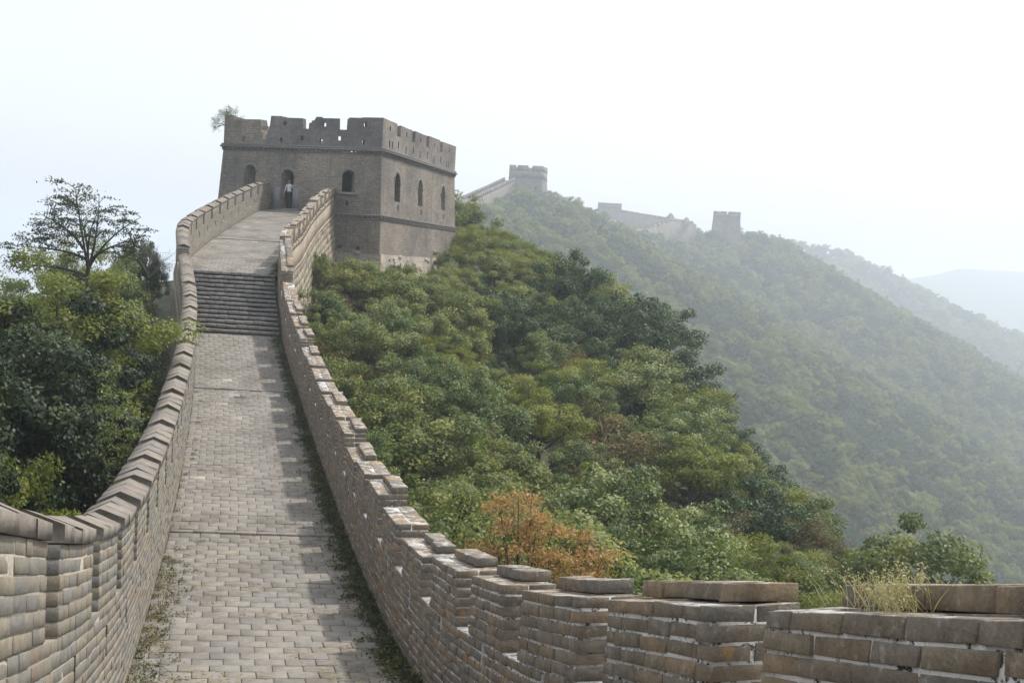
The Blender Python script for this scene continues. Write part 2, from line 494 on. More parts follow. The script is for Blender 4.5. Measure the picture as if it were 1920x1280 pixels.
def pchip(xs, ys):
    xs = np.asarray(xs, float); ys = np.asarray(ys, float)
    h = np.diff(xs); d = np.diff(ys) / h
    m = np.zeros_like(ys)
    for i in range(1, len(xs) - 1):
        if d[i - 1] * d[i] > 0:
            w1 = 2 * h[i] + h[i - 1]; w2 = h[i] + 2 * h[i - 1]
            m[i] = (w1 + w2) / (w1 / d[i - 1] + w2 / d[i])
    m[0] = d[0]; m[-1] = d[-1]
    def f(x):
        x = np.asarray(x, float)
        i = np.clip(np.searchsorted(xs, x) - 1, 0, len(h) - 1)
        t = (x - xs[i]) / h[i]
        tc = np.clip(t, 0, 1)
        v = (ys[i] * (2 * tc**3 - 3 * tc**2 + 1) + m[i] * h[i] * (tc**3 - 2 * tc**2 + tc) + ys[i + 1] * (-2 * tc**3 + 3 * tc**2) + m[i + 1] * h[i] * (tc**3 - tc**2))
        return v + np.where(t < 0, m[0] * (x - xs[0]), 0) + np.where(t > 1, m[-1] * (x - xs[-1]), 0)
    return f

# ------------------------------------------------------------------ the course of the wall (metres, eye at the origin)
ST = np.array([  # y on the left edge, x left, x right, shift of the right edge, z
    (-6.0, 0.54, 3.82, 0.50, 0.30), (0.0, -1.04, 2.24, 0.50, -1.66), (4.86, -2.32, 0.96, 0.50, -3.22), (8.2, -3.20, 0.07, 0.50, -4.20),
    (11.57, -4.08, -0.82, 0.50, -4.90), (14.56, -4.87, -1.61, 0.40, -5.18), (19.26, -6.10, -2.82, 0.38, -5.34), (24.52, -7.50, -4.22, 0.36, -5.20),
    (33.42, -9.96, -6.66, 0.22, -4.51), (40.07, -12.02, -8.66, 0.05, -3.22), (43.3, -13.35, -9.62, 0.0, -0.97), (47.88, -14.31, -10.08, 0.0, -0.21),
    (52.48, -14.74, -10.62, 0.0, 0.56), (57.9, -15.06, -11.12, 0.0, 1.47), (62.76, -15.19, -11.36, -0.4, 2.28), (65.0, -15.22, -11.46, -1.05, 2.50)])
fXL = pchip(ST[:, 0], ST[:, 1]); fZ = pchip(ST[:, 0], ST[:, 4]); fdY = pchip(ST[:, 0], ST[:, 3])
RY = ST[:, 0] + ST[:, 3]
fXR = pchip(RY, ST[:, 2]); fZR = pchip(RY, ST[:, 4])

def mapL(q, h, w):
    q = np.asarray(q, float)
    dx = (fXL(q + 0.05) - fXL(q - 0.05)) / 0.1
    l = np.sqrt(1 + dx * dx)
    return fXL(q) - w / l, q + w * dx / l, fZ(q) + h
def mapR(q, h, w):
    q = np.asarray(q, float)
    dx = (fXR(q + 0.05) - fXR(q - 0.05)) / 0.1
    l = np.sqrt(1 + dx * dx)
    return fXR(q) + w / l, q - w * dx / l, fZR(q) + h
def mapF(q, m, h):
    """floor: q along, m metres from the left edge, h above the bed"""
    q = np.asarray(q, float)
    xl = fXL(q); yr = q + fdY(q); xr = fXR(yr)
    t = m / np.sqrt((xr - xl)**2 + (yr - q)**2)
    return xl + (xr - xl) * t, q + (yr - q) * t, fZ(q) + h
def floor_w(q):
    yr = q + fdY(q)
    return float(np.hypot(fXR(yr) - fXL(q), yr - q))

STAIR0, STAIR1, NSTEP = 40.07, 43.3, 14
TH = 0.44                                   # thickness of the parapets
CO = 0.097                                  # height of one brick course

# ------------------------------------------------------------------ terrain: one sheet out to the horizon
RN = np.array([  # the ridge that carries the wall: y, x, z, half width
    (-400, 60, -60, 3), (-60, 16, -2, 3), (-6, 2.2, -2.4, 2.6), (4.86, -0.7, -5.9, 2.5), (11.57, -2.45, -7.5, 2.5), (19.26, -4.46, -7.9, 2.5), (24.5, -5.86, -7.8, 2.5), (33.4, -8.3, -7.1, 2.6),
    (40, -10.3, -5.8, 2.7), (47.9, -12.2, -3.6, 2.9), (57.9, -13.1, -1.9, 3.6), (64, -11.5, -1.6, 6.0), (76, -8.0, -0.6, 6.5), (86, -8.5, 1.0, 5), (100, -11, 0.5, 4),
    (190, -20, -10, 4), (277, -25, -1, 4), (350, -16.6, 11.5, 4), (390, -9.8, 17, 4), (480, -6, -30, 4), (650, 0, -150, 4), (9000, 0, -400, 4)])
rnx, rnz, rnh = pchip(RN[:, 0], RN[:, 1]), pchip(RN[:, 0], RN[:, 2]), pchip(RN[:, 0], RN[:, 3])
RIDGES = [
    ([(-16.6, 349.4, 14.6), (-6.5, 406.2, 23.1), (4.9, 432.2, 25.4), (15.1, 446.9, 23.4), (36.4, 503.8, 18.9), (62.4, 552.5, 17.2), (79.3, 575.9, 19.8), (97.6, 601.2, 19.0), (117.1, 604.5, 20.8), (142.0, 625.6, 20.0), (162.2, 641.9, 13.8), (199.9, 633.8, -21.4), (227.5, 617.5, -50.7), (256.8, 609.4, -70.2), (287.6, 593.1, -87.1), (349.4, 568.8, -109.2), (487.5, 536.2, -145.6)], 0.52),
    ([(55.2, 715.0, 31.7), (97.5, 690.6, 25.2), (117.0, 604.5, 15.5)], 0.55),
    ([(97.5, 1137.5, 16.2), (230.8, 1040.0, 30.9), (276.2, 1056.2, 31.5), (308.8, 1056.2, 26.0), (352.6, 1040.0, 6.5), (399.8, 1023.8, -16.2), (468.0, 975.0, -48.8), (617.5, 910.0, -113.8)], 0.45),
    ([(404, 2150, -120), (667, 2100, -68.0), (786, 2100, 19.0), (868, 2100, 46.0), (994, 2100, 47.0), (1296, 2140, 41.0), (1900, 2250, 17)], 0.30)]

def vnoise(x, y, s, seed):
    """smooth value noise"""
    x = np.asarray(x, float) / s + 1000.3; y = np.asarray(y, float) / s + 1000.7
    xi = np.floor(x).astype(np.int64); yi = np.floor(y).astype(np.int64)
    fx = x - xi; fy = y - yi
    fx = fx * fx * (3 - 2 * fx); fy = fy * fy * (3 - 2 * fy)
    def hsh(a, b):
        n = (a * 374761393 + b * 668265263 + seed * 974634777) & 0x7fffffff
        n = ((n ^ (n >> 13)) * 1274126177) & 0x7fffffff
        return ((n ^ (n >> 16)) & 0xffff) / 65535.0
    return (hsh(xi, yi) * (1 - fx) + hsh(xi + 1, yi) * fx) * (1 - fy) + (hsh(xi, yi + 1) * (1 - fx) + hsh(xi + 1, yi + 1) * fx) * fy - 0.5

fEdge = pchip([-60, 30, 48, 57, 64, 70, 76, 82, 95, 130], [24, 24, 19.5, 17, 14, 10, 5.5, 3.5, 2.5, 2.5])
def ground(x, y):
    x = np.asarray(x, float); y = np.asarray(y, float)
    d = x - rnx(y)
    hw = rnh(y)
    dr = np.maximum(0, d - hw); dl = np.maximum(0, -d - hw)
    zr = 0.10 * dr + 0.22 * np.maximum(0, dr - 2) + 0.85 * np.maximum(0, dr - np.clip(fEdge(y), 2.5, 24))
    zl = 0.18 * dl + 0.25 * np.maximum(0, dl - 6) + 0.5 * np.maximum(0, dl - 14)
    z = rnz(y) - zr - zl
    for pts, sl in RIDGES:
        best = np.full(x.shape, -1e9)
        for (x0, y0, z0), (x1, y1, z1) in zip(pts[:-1], pts[1:]):
            ex, ey = x1 - x0, y1 - y0
            t = np.clip(((x - x0) * ex + (y - y0) * ey) / (ex * ex + ey * ey), 0, 1)
            dd = np.hypot(x - x0 - t * ex, y - y0 - t * ey)
            best = np.maximum(best, z0 + t * (z1 - z0) - sl * (np.sqrt(dd * dd + 16) - 4))
        far = np.clip((np.hypot(x - rnx(y), 0) - 12) / 40, 0, 1)
        amp = 0.22 if pts[0][1] < 740 else 0.5
        best = best + amp * far * (14 * vnoise(x, y, 60, 3) + 5 * vnoise(x, y, 23, 5))
        z = np.maximum(z, best)
    z = np.maximum(z, -150 + 6 * vnoise(x, y, 300, 9))
    return z + 0.35 * vnoise(x, y, 5.0, 1) * np.clip((np.abs(d) - hw) / 3, 0, 1)

def axis(parts):
    out = []
    for a, b, s in parts:
        out.extend(np.arange(a, b, s))
    return np.array(out + [parts[-1][1]])
gx = axis([(-4200, -600, 300), (-600, -120, 40), (-120, -30, 5), (-30, 34, 1.2), (34, 360, 5.5), (360, 900, 20), (900, 1700, 60), (1700, 4300, 260)])
gy = axis([(-900, -60, 60), (-60, -8, 5), (-8, 96, 1.2), (96, 740, 5.5), (740, 1250, 14), (1250, 3000, 60), (3000, 6000, 300)])
GX, GY = np.meshgrid(gx, gy)
GZ = ground(GX, GY)
nx_, ny_ = len(gx), len(gy)
ii = (np.arange(ny_ - 1)[:, None] * nx_ + np.arange(nx_ - 1)[None]).ravel()
gf = np.stack([ii, ii + 1, ii + nx_ + 1, ii + nx_], 1).astype(np.int32)
terrain = link('terrain', mesh_np('terrain', np.stack([GX, GY, GZ], -1).reshape(-1, 3), gf, M['soil'], smooth=True))
tag(terrain, kind='structure')
ZMIN = float(GZ.min())

# ------------------------------------------------------------------ walkway: bedding, pavers, steps
def strip(mb, qs, fn, prof, mi=0, close=False):
    """sweeps a profile [(a,b)...] through fn(q,a,b)"""
    n = len(prof)
    vs, uv = [], []
    for q in qs:
        for k, (a, b) in enumerate(prof):
            vs.append([float(c) for c in fn(q, a, b)])
            uv.append((q, a if abs(a) > abs(b) else b))
    fs = []
    for i in range(len(qs) - 1):
        for k in range(n if close else n - 1):
            k2 = (k + 1) % n
            fs.append((i * n + k, i * n + k2, (i + 1) * n + k2, (i + 1) * n + k))
    if close:
        fs.append(tuple(range(n)))
        fs.append(tuple((len(qs) - 1) * n + k for k in reversed(range(n))))
    mb.add(vs, fs, mi, uv)

mb = MB()
for a, b in ((-6.0, STAIR0), (STAIR1, 65.4)):
    qs = np.linspace(a, b, max(2, int((b - a) / 0.5)))
    vs, fs = [], []
    for q in qs:
        W = floor_w(q)
        for m_ in (-0.2, W + 0.2):
            vs.append([float(c) for c in mapF(q, m_, -0.012)])
    for i in range(len(qs) - 1):
        fs.append((2 * i, 2 * i + 1, 2 * i + 3, 2 * i + 2))
    mb.add(vs, fs)
# inclined bed under the steps
vs = []
for q, h in ((STAIR0 - 0.01, -0.012), (STAIR1 + 0.01, -0.25)):
    W = floor_w(q)
    for m_ in (-0.2, W + 0.2):
        vs.append([float(c) for c in mapF(q, m_, h)])
mb.add(vs, [(0, 1, 3, 2)])
walk = mb.build('walkway', [M['bedding']])
tag(walk, kind='structure')

pav = []
q = -5.8
row = 0
seams = (19.55, 33.6, 51.6)
while q < 64.9:
    slope = float((fZ(q + 0.1) - fZ(q - 0.1)) / 0.2)
    pitch = 0.287 / math.sqrt(1 + 0.07 + slope * slope)
    if STAIR0 - pitch < q < STAIR1:
        if q < STAIR0:
            pitch = STAIR0 - q
        else:
            q = STAIR1 + 0.005
            continue
        if pitch < 0.08:
            q = STAIR1 + 0.005
            continue
    gap = 0.003
    q1 = q + pitch
    for s in seams:
        if q < s <= q1:
            gap = 0.05
    W = floor_w(q)
    m0 = 0.02 + (0.185 if row % 2 else 0.0) - rng.uniform(0, 0.05)
    if row % 2:
        pav.append((q + 0.002, q1 - gap, 0.02, max(m0 - 0.007, 0.06), -0.05, rng.normal(0, 0.0025)))
    m = m0
    while m < W - 0.4:
        l = 0.365 + rng.normal(0, 0.006)
        e = min(m + l, W - 0.2)
        if e - m > 0.1:
            pav.append((q + 0.002 + rng.normal(0, .001), q1 - gap + rng.normal(0, .001), m + 0.006, e - 0.006, -0.05, rng.normal(0.0, 0.0035)))
        m += l
    q = q1
    row += 1
for s in seams:
    m = 0.03
    W = floor_w(s)
    while m < W - 0.3:
        l = rng.uniform(0.34, 0.42)
        pav.append((s - 0.01, s + 0.13, m + 0.004, min(m + l, W - 0.2) - 0.004, -0.05, 0.034 + rng.normal(0, 0.004)))
        m += l
lay_bricks('paver', pav, mapF, M['paver'], walk, False, 300, in_view, ch=0.004, jit=0.002, joined='paving')

# steps: each a row of slabs with its own riser
zs0, zs1 = float(fZ(STAIR0)), float(fZ(STAIR1))
for k in range(NSTEP):
    qa = STAIR0 + (STAIR1 - STAIR0) * k / NSTEP
    qb = STAIR0 + (STAIR1 - STAIR0) * (k + 1) / NSTEP + 0.05
    zt = zs0 + (zs1 - zs0) * (k + 1) / NSTEP
    W = floor_w(qa)
    P = []
    m = -0.02 - rng.uniform(0, 0.3)
    while m < W - 0.15:
        l = rng.uniform(0.34, 0.42)
        P.append((qa - rng.uniform(0.0, 0.03), qb + 0.1, max(m, 0.01) + 0.006, min(m + l, W - 0.1) - 0.006, zt - 0.105, zt + rng.normal(0, 0.006)))
        m += l
    def mapS(q, m, z):
        x, y, _ = mapF(q, m, 0)
        return x, y, z
    V = brick_verts(P, mapS, 0.012, 0.005)
    quads = np.array([f for f in T_F if len(f) == 4])
    allf = (quads[None] + (np.arange(len(P)) * 24)[:, None, None]).reshape(-1, 4)
    link('step', mesh_np('step', V.reshape(-1, 3), allf.astype(np.int32), M['step'], rnd=np.repeat(rng.random(len(P)), 24)), walk)

# ------------------------------------------------------------------ parapets
def gaps_list(first, period, gap, end, jit=0.04):
    g = list(first)
    while g[-1][1] + period < end:
        s = g[-1][0] + period + rng.uniform(-jit, jit)
        g.append((s, s + gap + rng.uniform(-jit, jit)))
    return g

def subtract(iv, holes):
    out = [iv]
    for a, b in holes:
        nxt = []
        for x, y in out:
            if b <= x or a >= y:
                nxt.append((x, y))
            else:
                if a > x: nxt.append((x, a))
                if b < y: nxt.append((b, y))
        out = nxt
    return out

def core_box(mb, fn, q0, q1, h0, h1, w0, w1, mi_in=0, mi_out=1, step=0.2, flip=False):
    """a swept box; inner, top and end faces take the mortar, the outer face the outer brickwork"""
    qs = np.linspace(q0, q1, max(2, int((q1 - q0) / step) + 1))
    vs, uv, fs, mi = [], [], [], []
    for q in qs:
        for h, w in ((h0, w0), (h1, w0), (h1, w1), (h0, w1)):
            vs.append([float(c) for c in fn(q, h, w)])
            uv.append((q * 1.03, h))
    for i in range(len(qs) - 1):
        for k in range(4):
            k2 = (k + 1) % 4
            f = (i * 4 + k, i * 4 + k2, i * 4 + 4 + k2, i * 4 + 4 + k)
            fs.append(tuple(reversed(f)) if flip else f)
            mi.append(mi_out if k == 2 else mi_in)
    e = len(qs) * 4 - 4
    fs.append((3, 2, 1, 0)); mi.append(mi_in)
    fs.append((e, e + 1, e + 2, e + 3)); mi.append(mi_in)
    mb.add(vs, fs, mi, uv)

def build_parapet(name, label, fn, flip, CO, qa, qb, gaps, n_sill, n_top, brick_m, mortar_m, recess, coping, rear):
    """n_top(k, q): courses of merlon k; n_sill courses up to the crenel sill"""
    root = thing(name, [float(c) for c in fn(qa + 8, 0, 0.2)], label, 'parapet wall')
    inv = Matrix.Translation(root.location).inverted()
    def adopt(o):
        o.matrix_parent_inverse = inv
        return o
    hs = n_sill * CO
    merl = []
    prev = qa
    for a, b in list(gaps) + [(qb, qb)]:
        if a - prev > 0.3:
            merl.append((prev, min(a, qb)))
        prev = b
    slots = []
    for a, b in merl:
        c = (a + b) / 2 + rng.uniform(-0.05, 0.05)
        slots.append((c - 0.055, c + 0.055))
    SL0, SL1 = 7 * CO, 10 * CO
    mb = MB()
    core_box(mb, fn, qa, qb, -0.35, SL0, recess, TH - 0.01, flip=flip)
    prev = qa
    for a, b in slots + [(qb, qb)]:
        core_box(mb, fn, prev, a, SL0, SL1, recess, TH - 0.01, flip=flip)
        prev = b
    core_box(mb, fn, qa, qb, SL1, hs - 0.012, recess, TH - 0.01, flip=flip)
    # a drip course along the outer foot
    core_box(mb, fn, qa, qb, -0.22, -0.12, TH - 0.05, TH + 0.06, 1, 1, flip=flip)
    adopt(mb.build('mortar_core', [mortar_m, M['outer']], root))
    P, own = [], []
    def course(i, a, b, mk, w0=0.0, w1=0.2, end=True):
        jg = 0.006 if coping else 0.009
        h0, h1 = i * CO + jg, (i + 1) * CO - jg
        m = a
        first = True
        while m < b - 0.05:
            l = random.choice((0.36, 0.36, 0.37, 0.19, 0.28)) if not first else (0.19 if i % 2 else 0.34)
            if b - (m + l) < 0.12:
                l = b - m
            pr = abs(rng.normal(0, 0.004))
            P.append((m + 0.005, min(m + l, b) - 0.005, h0, h1, w0 - pr, w1)); own.append(mk)
            m += l
            first = False
    ncap = {}
    for i in range(n_sill):
        ivs = [(qa, qb)]
        if SL0 - 0.001 <= i * CO < SL1 - 0.001:
            ivs = subtract((qa, qb), slots)
        for a, b in ivs:
            course(i, a, b, None)
    # sills of the crenels
    for a, b in gaps:
        P.append((a - 0.03, (a + b) / 2 - 0.004, (n_sill - 1) * CO + 0.008, hs + 0.004, 0.205, TH)); own.append(None)
        P.append(((a + b) / 2 + 0.004, b + 0.03, (n_sill - 1) * CO + 0.008, hs + 0.002, 0.205, TH)); own.append(None)
    mer_objs = []
    for k, (a, b) in enumerate(merl):
        nt = n_top(k, a)
        mb = MB()
        core_box(mb, fn, a + 0.016, b - 0.016, hs - 0.02, nt * CO - 0.012, recess, TH - 0.01, flip=flip)
        mo = adopt(mb.build('merlon', [mortar_m, M['outer']], root))
        mer_objs.append(mo)
        for i in range(n_sill, nt):
            # end face towards the lower side: a full stretcher or two headers
            if i % 2 == 0:
                P.append((a + 0.004, a + 0.185, i * CO + 0.007, (i + 1) * CO - 0.007, -abs(rng.normal(0, 0.004)), TH)); own.append(k)
                course(i, a + 0.19, b, k)
                l = 0.19
            else:
                course(i, a, b, k)
                l = 0.34
                P.append((a + 0.004, a + l, i * CO + 0.007, (i + 1) * CO - 0.007, 0.212, TH)); own.append(k)
            P.append((b - l, b - 0.004, i * CO + 0.006, (i + 1) * CO - 0.006, 0.21, TH)); own.append(k)
        if rear:
            # loose top courses over the outer half
            lo, hi = a + 0.19, b - 0.19
            extra = rear(k, a)
            m = lo
            while m < hi - 0.1:
                l = min(random.choice((0.36, 0.34, 0.3)), hi - m)
                P.append((m + 0.004, m + l - 0.004, (nt - 1) * CO + 0.006, nt * CO - 0.003, 0.21, TH)); own.append(k)
                m += l
            if extra:
                m = a + rng.uniform(-0.02, 0.25)
                e = b - rng.uniform(-0.02, 0.3)
                while m < e - 0.1:
                    l = min(random.choice((0.37, 0.36, 0.3)), e - m)
                    P.append((m + 0.003, m + l - 0.003, nt * CO + 0.004, (nt + 1) * CO + rng.normal(0, .004), 0.215 + rng.normal(0, 0.012), TH + rng.normal(0.015, 0.012))); own.append(k)
                    m += l
    V_own = [None if o is None else mer_objs[o] for o in own]
    lay_bricks('brick', P, fn, brick_m, root, flip, 300, in_view, V_own, ch=0.003 if coping else 0.004, jit=0.002 if coping else 0.0045)
    for o in bpy.data.objects:
        if o.type == 'MESH' and (o.parent is root or (o.parent and o.parent.parent is root)) and o.name.split('.')[0] in ('brick', 'brickwork'):
            o.matrix_parent_inverse = inv
    for o in mer_objs:
        o.matrix_parent_inverse = inv
    for o in root.children_recursive:
        if o.parent is not root:
            o.matrix_parent_inverse = Matrix()
    if coping:
        for k, (a, b) in enumerate(merl):
            nt = n_top(k, a)
            h0 = nt * CO + 0.002
            near = a < 24
            lift, tilt = rng.normal(0, 0.006), rng.normal(0, 0.005)
            n = max(1, round((b - a) / 0.48))
            pieces = [(a + 0.004 + (b - a - 0.008) * j / n, a + 0.004 + (b - a - 0.008) * (j + 1) / n) for j in range(n)]
            mbs = []
            for (x, y) in pieces:
                m_ = MB()
                d = rng.normal(0, 0.005, 6)
                d = d * 1.5
                e_ = lift + tilt * ((x - a) / (b - a) - 0.5) * 2
                prof = [(h0, -0.025 + d[1] * .5), (h0 + 0.105 + d[0] + e_, -0.025 + d[1] * .5), (h0 + 0.21 + d[2] + e_, 0.215 + d[3]), (h0 + 0.105 + d[4] + e_, TH + 0.03), (h0, TH + 0.03)]
                g = 0.0012
                strip(m_, [x + g, y - g], lambda q, hh, ww: fn(q, hh, ww), prof, close=True)
                m_.r = [float(rng.random())] * len(m_.v)
                mbs.append(m_)
            if near:
                for m_ in mbs:
                    m_.build('coping_brick', [M['cope']], mer_objs[k])
            else:
                t = MB()
                for m_ in mbs:
                    o_ = len(t.v)
                    t.v += m_.v; t.f += [tuple(i + o_ for i in f) for f in m_.f]; t.mi += m_.mi; t.uv += m_.uv; t.r += m_.r
                t.build('coping', [M['cope']], mer_objs[k])
    return root, merl, inv

gl = gaps_list([(-4.9, -4.5), (-3.0, -2.62), (-1.15, -0.77), (0.7, 1.08), (2.55, 2.93), (4.25, 4.68), (6.18, 6.66), (8.38, 8.83), (10.26, 10.69), (12.10, 12.52), (13.92, 14.35)], 1.84, 0.42, 64.2)
fHS = pchip([-10, 36, 45, 80], [1.0, 1.0, 0.8, 0.8])
def mapLP(q, h, w):
    return mapL(q, h * fHS(q), w)
left_par, merl_l, inv_l = build_parapet('parapet_wall', 'sunlit pale brick parapet left of the walkway with gabled coping on its merlons', mapLP, True, 0.1025, -5.6, 64.9, gl, 12, lambda k, q: 18, M['brick_l'], M['mortar_l'], 0.0015, True, None)
gr = gaps_list([(-3.9, -3.45), (-2.1, -1.65), (-0.3, 0.15), (1.35, 1.8), (4.55, 4.99), (6.41, 6.88), (8.23, 8.71), (9.92, 10.46), (11.84, 12.36), (13.7, 14.2), (15.5, 16.0), (17.3, 17.8)], 1.82, 0.42, 63.0)
ntr = {}
def n_top_r(k, q):
    if k not in ntr:
        base = 16 if q < 16 else (17 if q < 44 else 16)
        if q < 4.4:
            base = 16
        ntr[k] = base + (int(rng.integers(-1, 2)) if q > 11 else 0)
    return ntr[k]
rear_r = {}
def rear_f(k, q):
    if k not in rear_r:
        rear_r[k] = q < 14 or rng.random() < 0.6
    return rear_r[k]
right_par, merl_r, inv_r = build_parapet('parapet_wall', 'shaded brown brick parapet right of the walkway with crumbling white mortar and broken tops', mapR, False, CO, -5.2, 63.9, gr, 10, n_top_r, M['brick_r'], M['mortar_r'], 0.010, False, rear_f)

# white lime residue on the broken tops and oozing from the near joints
def lump(mb, c, sx, sy, sz):
    n = 6
    vs = []
    a0 = rng.uniform(0, 6)
    for i in range(n):
        a = a0 + i * math.tau / n
        k = rng.uniform(0.7, 1.15)
        vs.append((c[0] + sx * k * math.cos(a), c[1] + sy * k * math.sin(a), c[2] - 0.004))
    for i in range(n):
        a = a0 + (i + 0.5) * math.tau / n
        k = rng.uniform(0.4, 0.7)
        vs.append((c[0] + sx * k * math.cos(a), c[1] + sy * k * math.sin(a), c[2] + sz * rng.uniform(0.6, 1.0)))
    fs = [(i, (i + 1) % n, n + i) for i in range(n)] + [((i + 1) % n, n + (i + 1) % n, n + i) for i in range(n)] + [tuple(range(n, 2 * n))]
    mb.add(vs, fs)
mb = MB()
for k, (a, b) in enumerate(merl_r):
    if a < 2 or a > 46:
        continue
    nt = n_top_r(k, a)
    ex = rear_f(k, a)
    if a < 13:
        for i in range(4, nt):
            for _ in range(16):
                q = rng.uniform(a, b)
                s = rng.uniform(0.004, 0.010)
                if vnoise(q * 3, i * 0.9, 1.0, 21) > -0.05:
                    x, y, z = [float(c) for c in mapR(q, i * CO - 0.005, -0.003)]
                    lump(mb, (x, y, z), s, s * 1.3, s * 0.8)
o = mb.build('lime_residue', [M['lime']], right_par)
o.matrix_parent_inverse = inv_r
tag(o, kind='stuff')
# hand-placed loose bricks on the nearest right parapet
def loose(q0, q1, h0, h1, w0, w1, owner):
    V = brick_verts([(q0, q1, h0, h1, w0, w1)], mapR, 0.012, 0.008)[0]
    c = V.mean(0)
    o = link('brick', mesh_np('brick', V - c, T_F, M['brick_r'], rnd=np.zeros(24)), owner, c)
    o.matrix_parent_inverse = Matrix.Translation(right_par.location).inverted()

# ------------------------------------------------------------------ masonry base under the parapets
base = thing('stone_revetment', [float(c) for c in mapR(44, -2, 0.6)], 'battered base of tan stone blocks under the parapet beside the watchtower', 'revetment')
inv_b = Matrix.Translation(base.location).inverted()
mb = MB()
for fn, b in ((mapL, 64.6), (mapR, 63.6)):
    qs = np.linspace(-5.2, b, 90)
    vs, uv, fs = [], [], []
    for q in qs:
        for h, w in ((-0.2, TH - 0.03), (-6.0, TH + 0.55)):
            vs.append([float(c) for c in fn(q, h, w)]); uv.append((q, h))
    for i in range(len(qs) - 1):
        f = (2 * i, 2 * i + 1, 2 * i + 3, 2 * i + 2)
        fs.append(f if fn is mapR else tuple(reversed(f)))
    mb.add(vs, fs, 0, uv)
mb.build('rubble_face', [M['basewall']], base).matrix_parent_inverse = inv_b
P = []
for r in range(9):
    h1 = -0.24 - r * 0.37
    m = 41.0 + (r % 2) * 0.4
    while m < 63.3:
        l = rng.uniform(0.6, 0.95)
        P.append((m + 0.015, min(m + l, 63.4) - 0.015, h1 - 0.35, h1 - 0.015, -0.05, 0.035 + rng.normal(0, 0.012)))
        m += l
def mapB(q, h, w):
    return mapR(q, h, TH - 0.03 + (-0.2 - h) * 0.1 + w)
lay_bricks('stone_block', P, mapB, M['block'], base, False, 300, in_view, ch=0.025, jit=0.012)
for o in base.children:
    o.matrix_parent_inverse = inv_b

# ------------------------------------------------------------------ the watchtower
PSI = rad(14.79)
TC = np.array([-8.258, 63.013, 0.0])
EA = np.array([math.cos(PSI), -math.sin(PSI), 0])
EB = np.array([math.sin(PSI), math.cos(PSI), 0])
TW, TD = 10.35, 13.7
BAT = 0.05
ZS = 6.05
def tower_pt(a, b, z):
    return TC + EA * a + EB * b + np.array([0, 0, z])
tower = thing('watchtower', tower_pt(-TW / 2, TD / 2, -1.5), 'square grey brick watchtower with crenellated top at the end of the walkway', 'watchtower')
inv_t = Matrix.Translation(tower.location).inverted()
def tchild(o, parent=None):
    o.parent = parent or tower
    o.matrix_parent_inverse = inv_t if o.parent is tower else Matrix()
    return o

def arch_hole(c, w, z0, z1, pointed=0.0, n=10):
    """outline of an arched opening centred on c"""
    r = w / 2
    zs = z1 - r * (1 + pointed)
    pts = [(c - r, z0), (c + r, z0), (c + r, zs)]
    for i in range(1, n):
        a = math.pi * i / n
        pts.append((c + r * math.cos(a), zs + r * (1 + pointed) * math.sin(a)))
    pts.append((c - r, zs))
    return pts
def rect_hole(c, w, z0, z1):
    return [(c - w / 2, z0), (c + w / 2, z0), (c + w / 2, z1), (c - w / 2, z1)]

def panel_mesh(name, outline, holes, thick, fmap, mat):
    """a flat panel with openings, thickened, then bent into place by fmap(u, v, depth)"""
    cu = bpy.data.curves.new('tmp', 'CURVE')
    cu.dimensions = '2D'
    cu.fill_mode = 'BOTH'
    cu.extrude = thick / 2
    for pts in [outline] + holes:
        sp = cu.splines.new('POLY')
        sp.points.add(len(pts) - 1)
        for i, (x, y) in enumerate(pts):
            sp.points[i].co = (x, y, 0, 1)
        sp.use_cyclic_u = True
    ob = bpy.data.objects.new('tmp', cu)
    col.objects.link(ob)
    dg = bpy.context.evaluated_depsgraph_get()
    me = bpy.data.meshes.new_from_object(ob.evaluated_get(dg))
    bpy.data.objects.remove(ob)
    bpy.data.curves.remove(cu)
    n = len(me.vertices)
    co = np.zeros(n * 3, np.float32)
    me.vertices.foreach_get('co', co)
    co = co.reshape(-1, 3)
    new = np.array([fmap(float(x), float(y), float(thick / 2 - z)) for x, y, z in co], np.float32)
    me.vertices.foreach_set('co', new.ravel())
    li = np.zeros(len(me.loops), np.int32)
    me.loops.foreach_get('vertex_index', li)
    for l in list(me.uv_layers):
        me.uv_layers.remove(l)
    uvl = me.uv_layers.new(name='UVMap')
    uvs = np.stack([co[:, 0] + co[:, 2] * 0.9, co[:, 1]], -1)
    uvl.data.foreach_set('uv', uvs[li].astype(np.float32).ravel())
    me.materials.clear()
    me.materials.append(mat)
    me.polygons.foreach_set('use_smooth', np.zeros(len(me.polygons), bool))
    me.update()
    me.name = name
    return me

def face_map(side, zref=ZS, bat=BAT):
    """side front/right/back/left: u runs along the face from its left end as seen from outside"""
    def f(u, z, d):
        off = bat * max(0, zref - z) if bat else 0.0
        Wd = TW if side in ('front', 'back') else TD
        uc = Wd / 2 + (u - Wd / 2) * (Wd + 2 * off - 2 * d) / Wd
        if side == 'front':
            return tower_pt(-TW + uc, -off + d, z)
        if side == 'right':
            return tower_pt(off - d, uc, z)
        if side == 'back':
            return tower_pt(-uc, TD + off - d, z)
        return tower_pt(-TW - off + d, TD - uc, z)
    return f
Z0 = -5.0
def f_u(a):
    return a + TW
front_holes = [('window', arch_hole(f_u(-8.41), 0.76, 3.72, 5.06)), ('door', arch_hole(f_u(-5.93), 0.82, 2.56, 4.87)), ('window', arch_hole(f_u(-2.03), 0.80, 3.70, 4.97)), ('hole', rect_hole(f_u(-2.07), 0.17, 2.92, 3.18)), ('hole', rect_hole(f_u(-2.4), 0.22, 0.42, 0.56)), ('hole', rect_hole(f_u(-1.3), 0.2, 0.36, 0.54))]
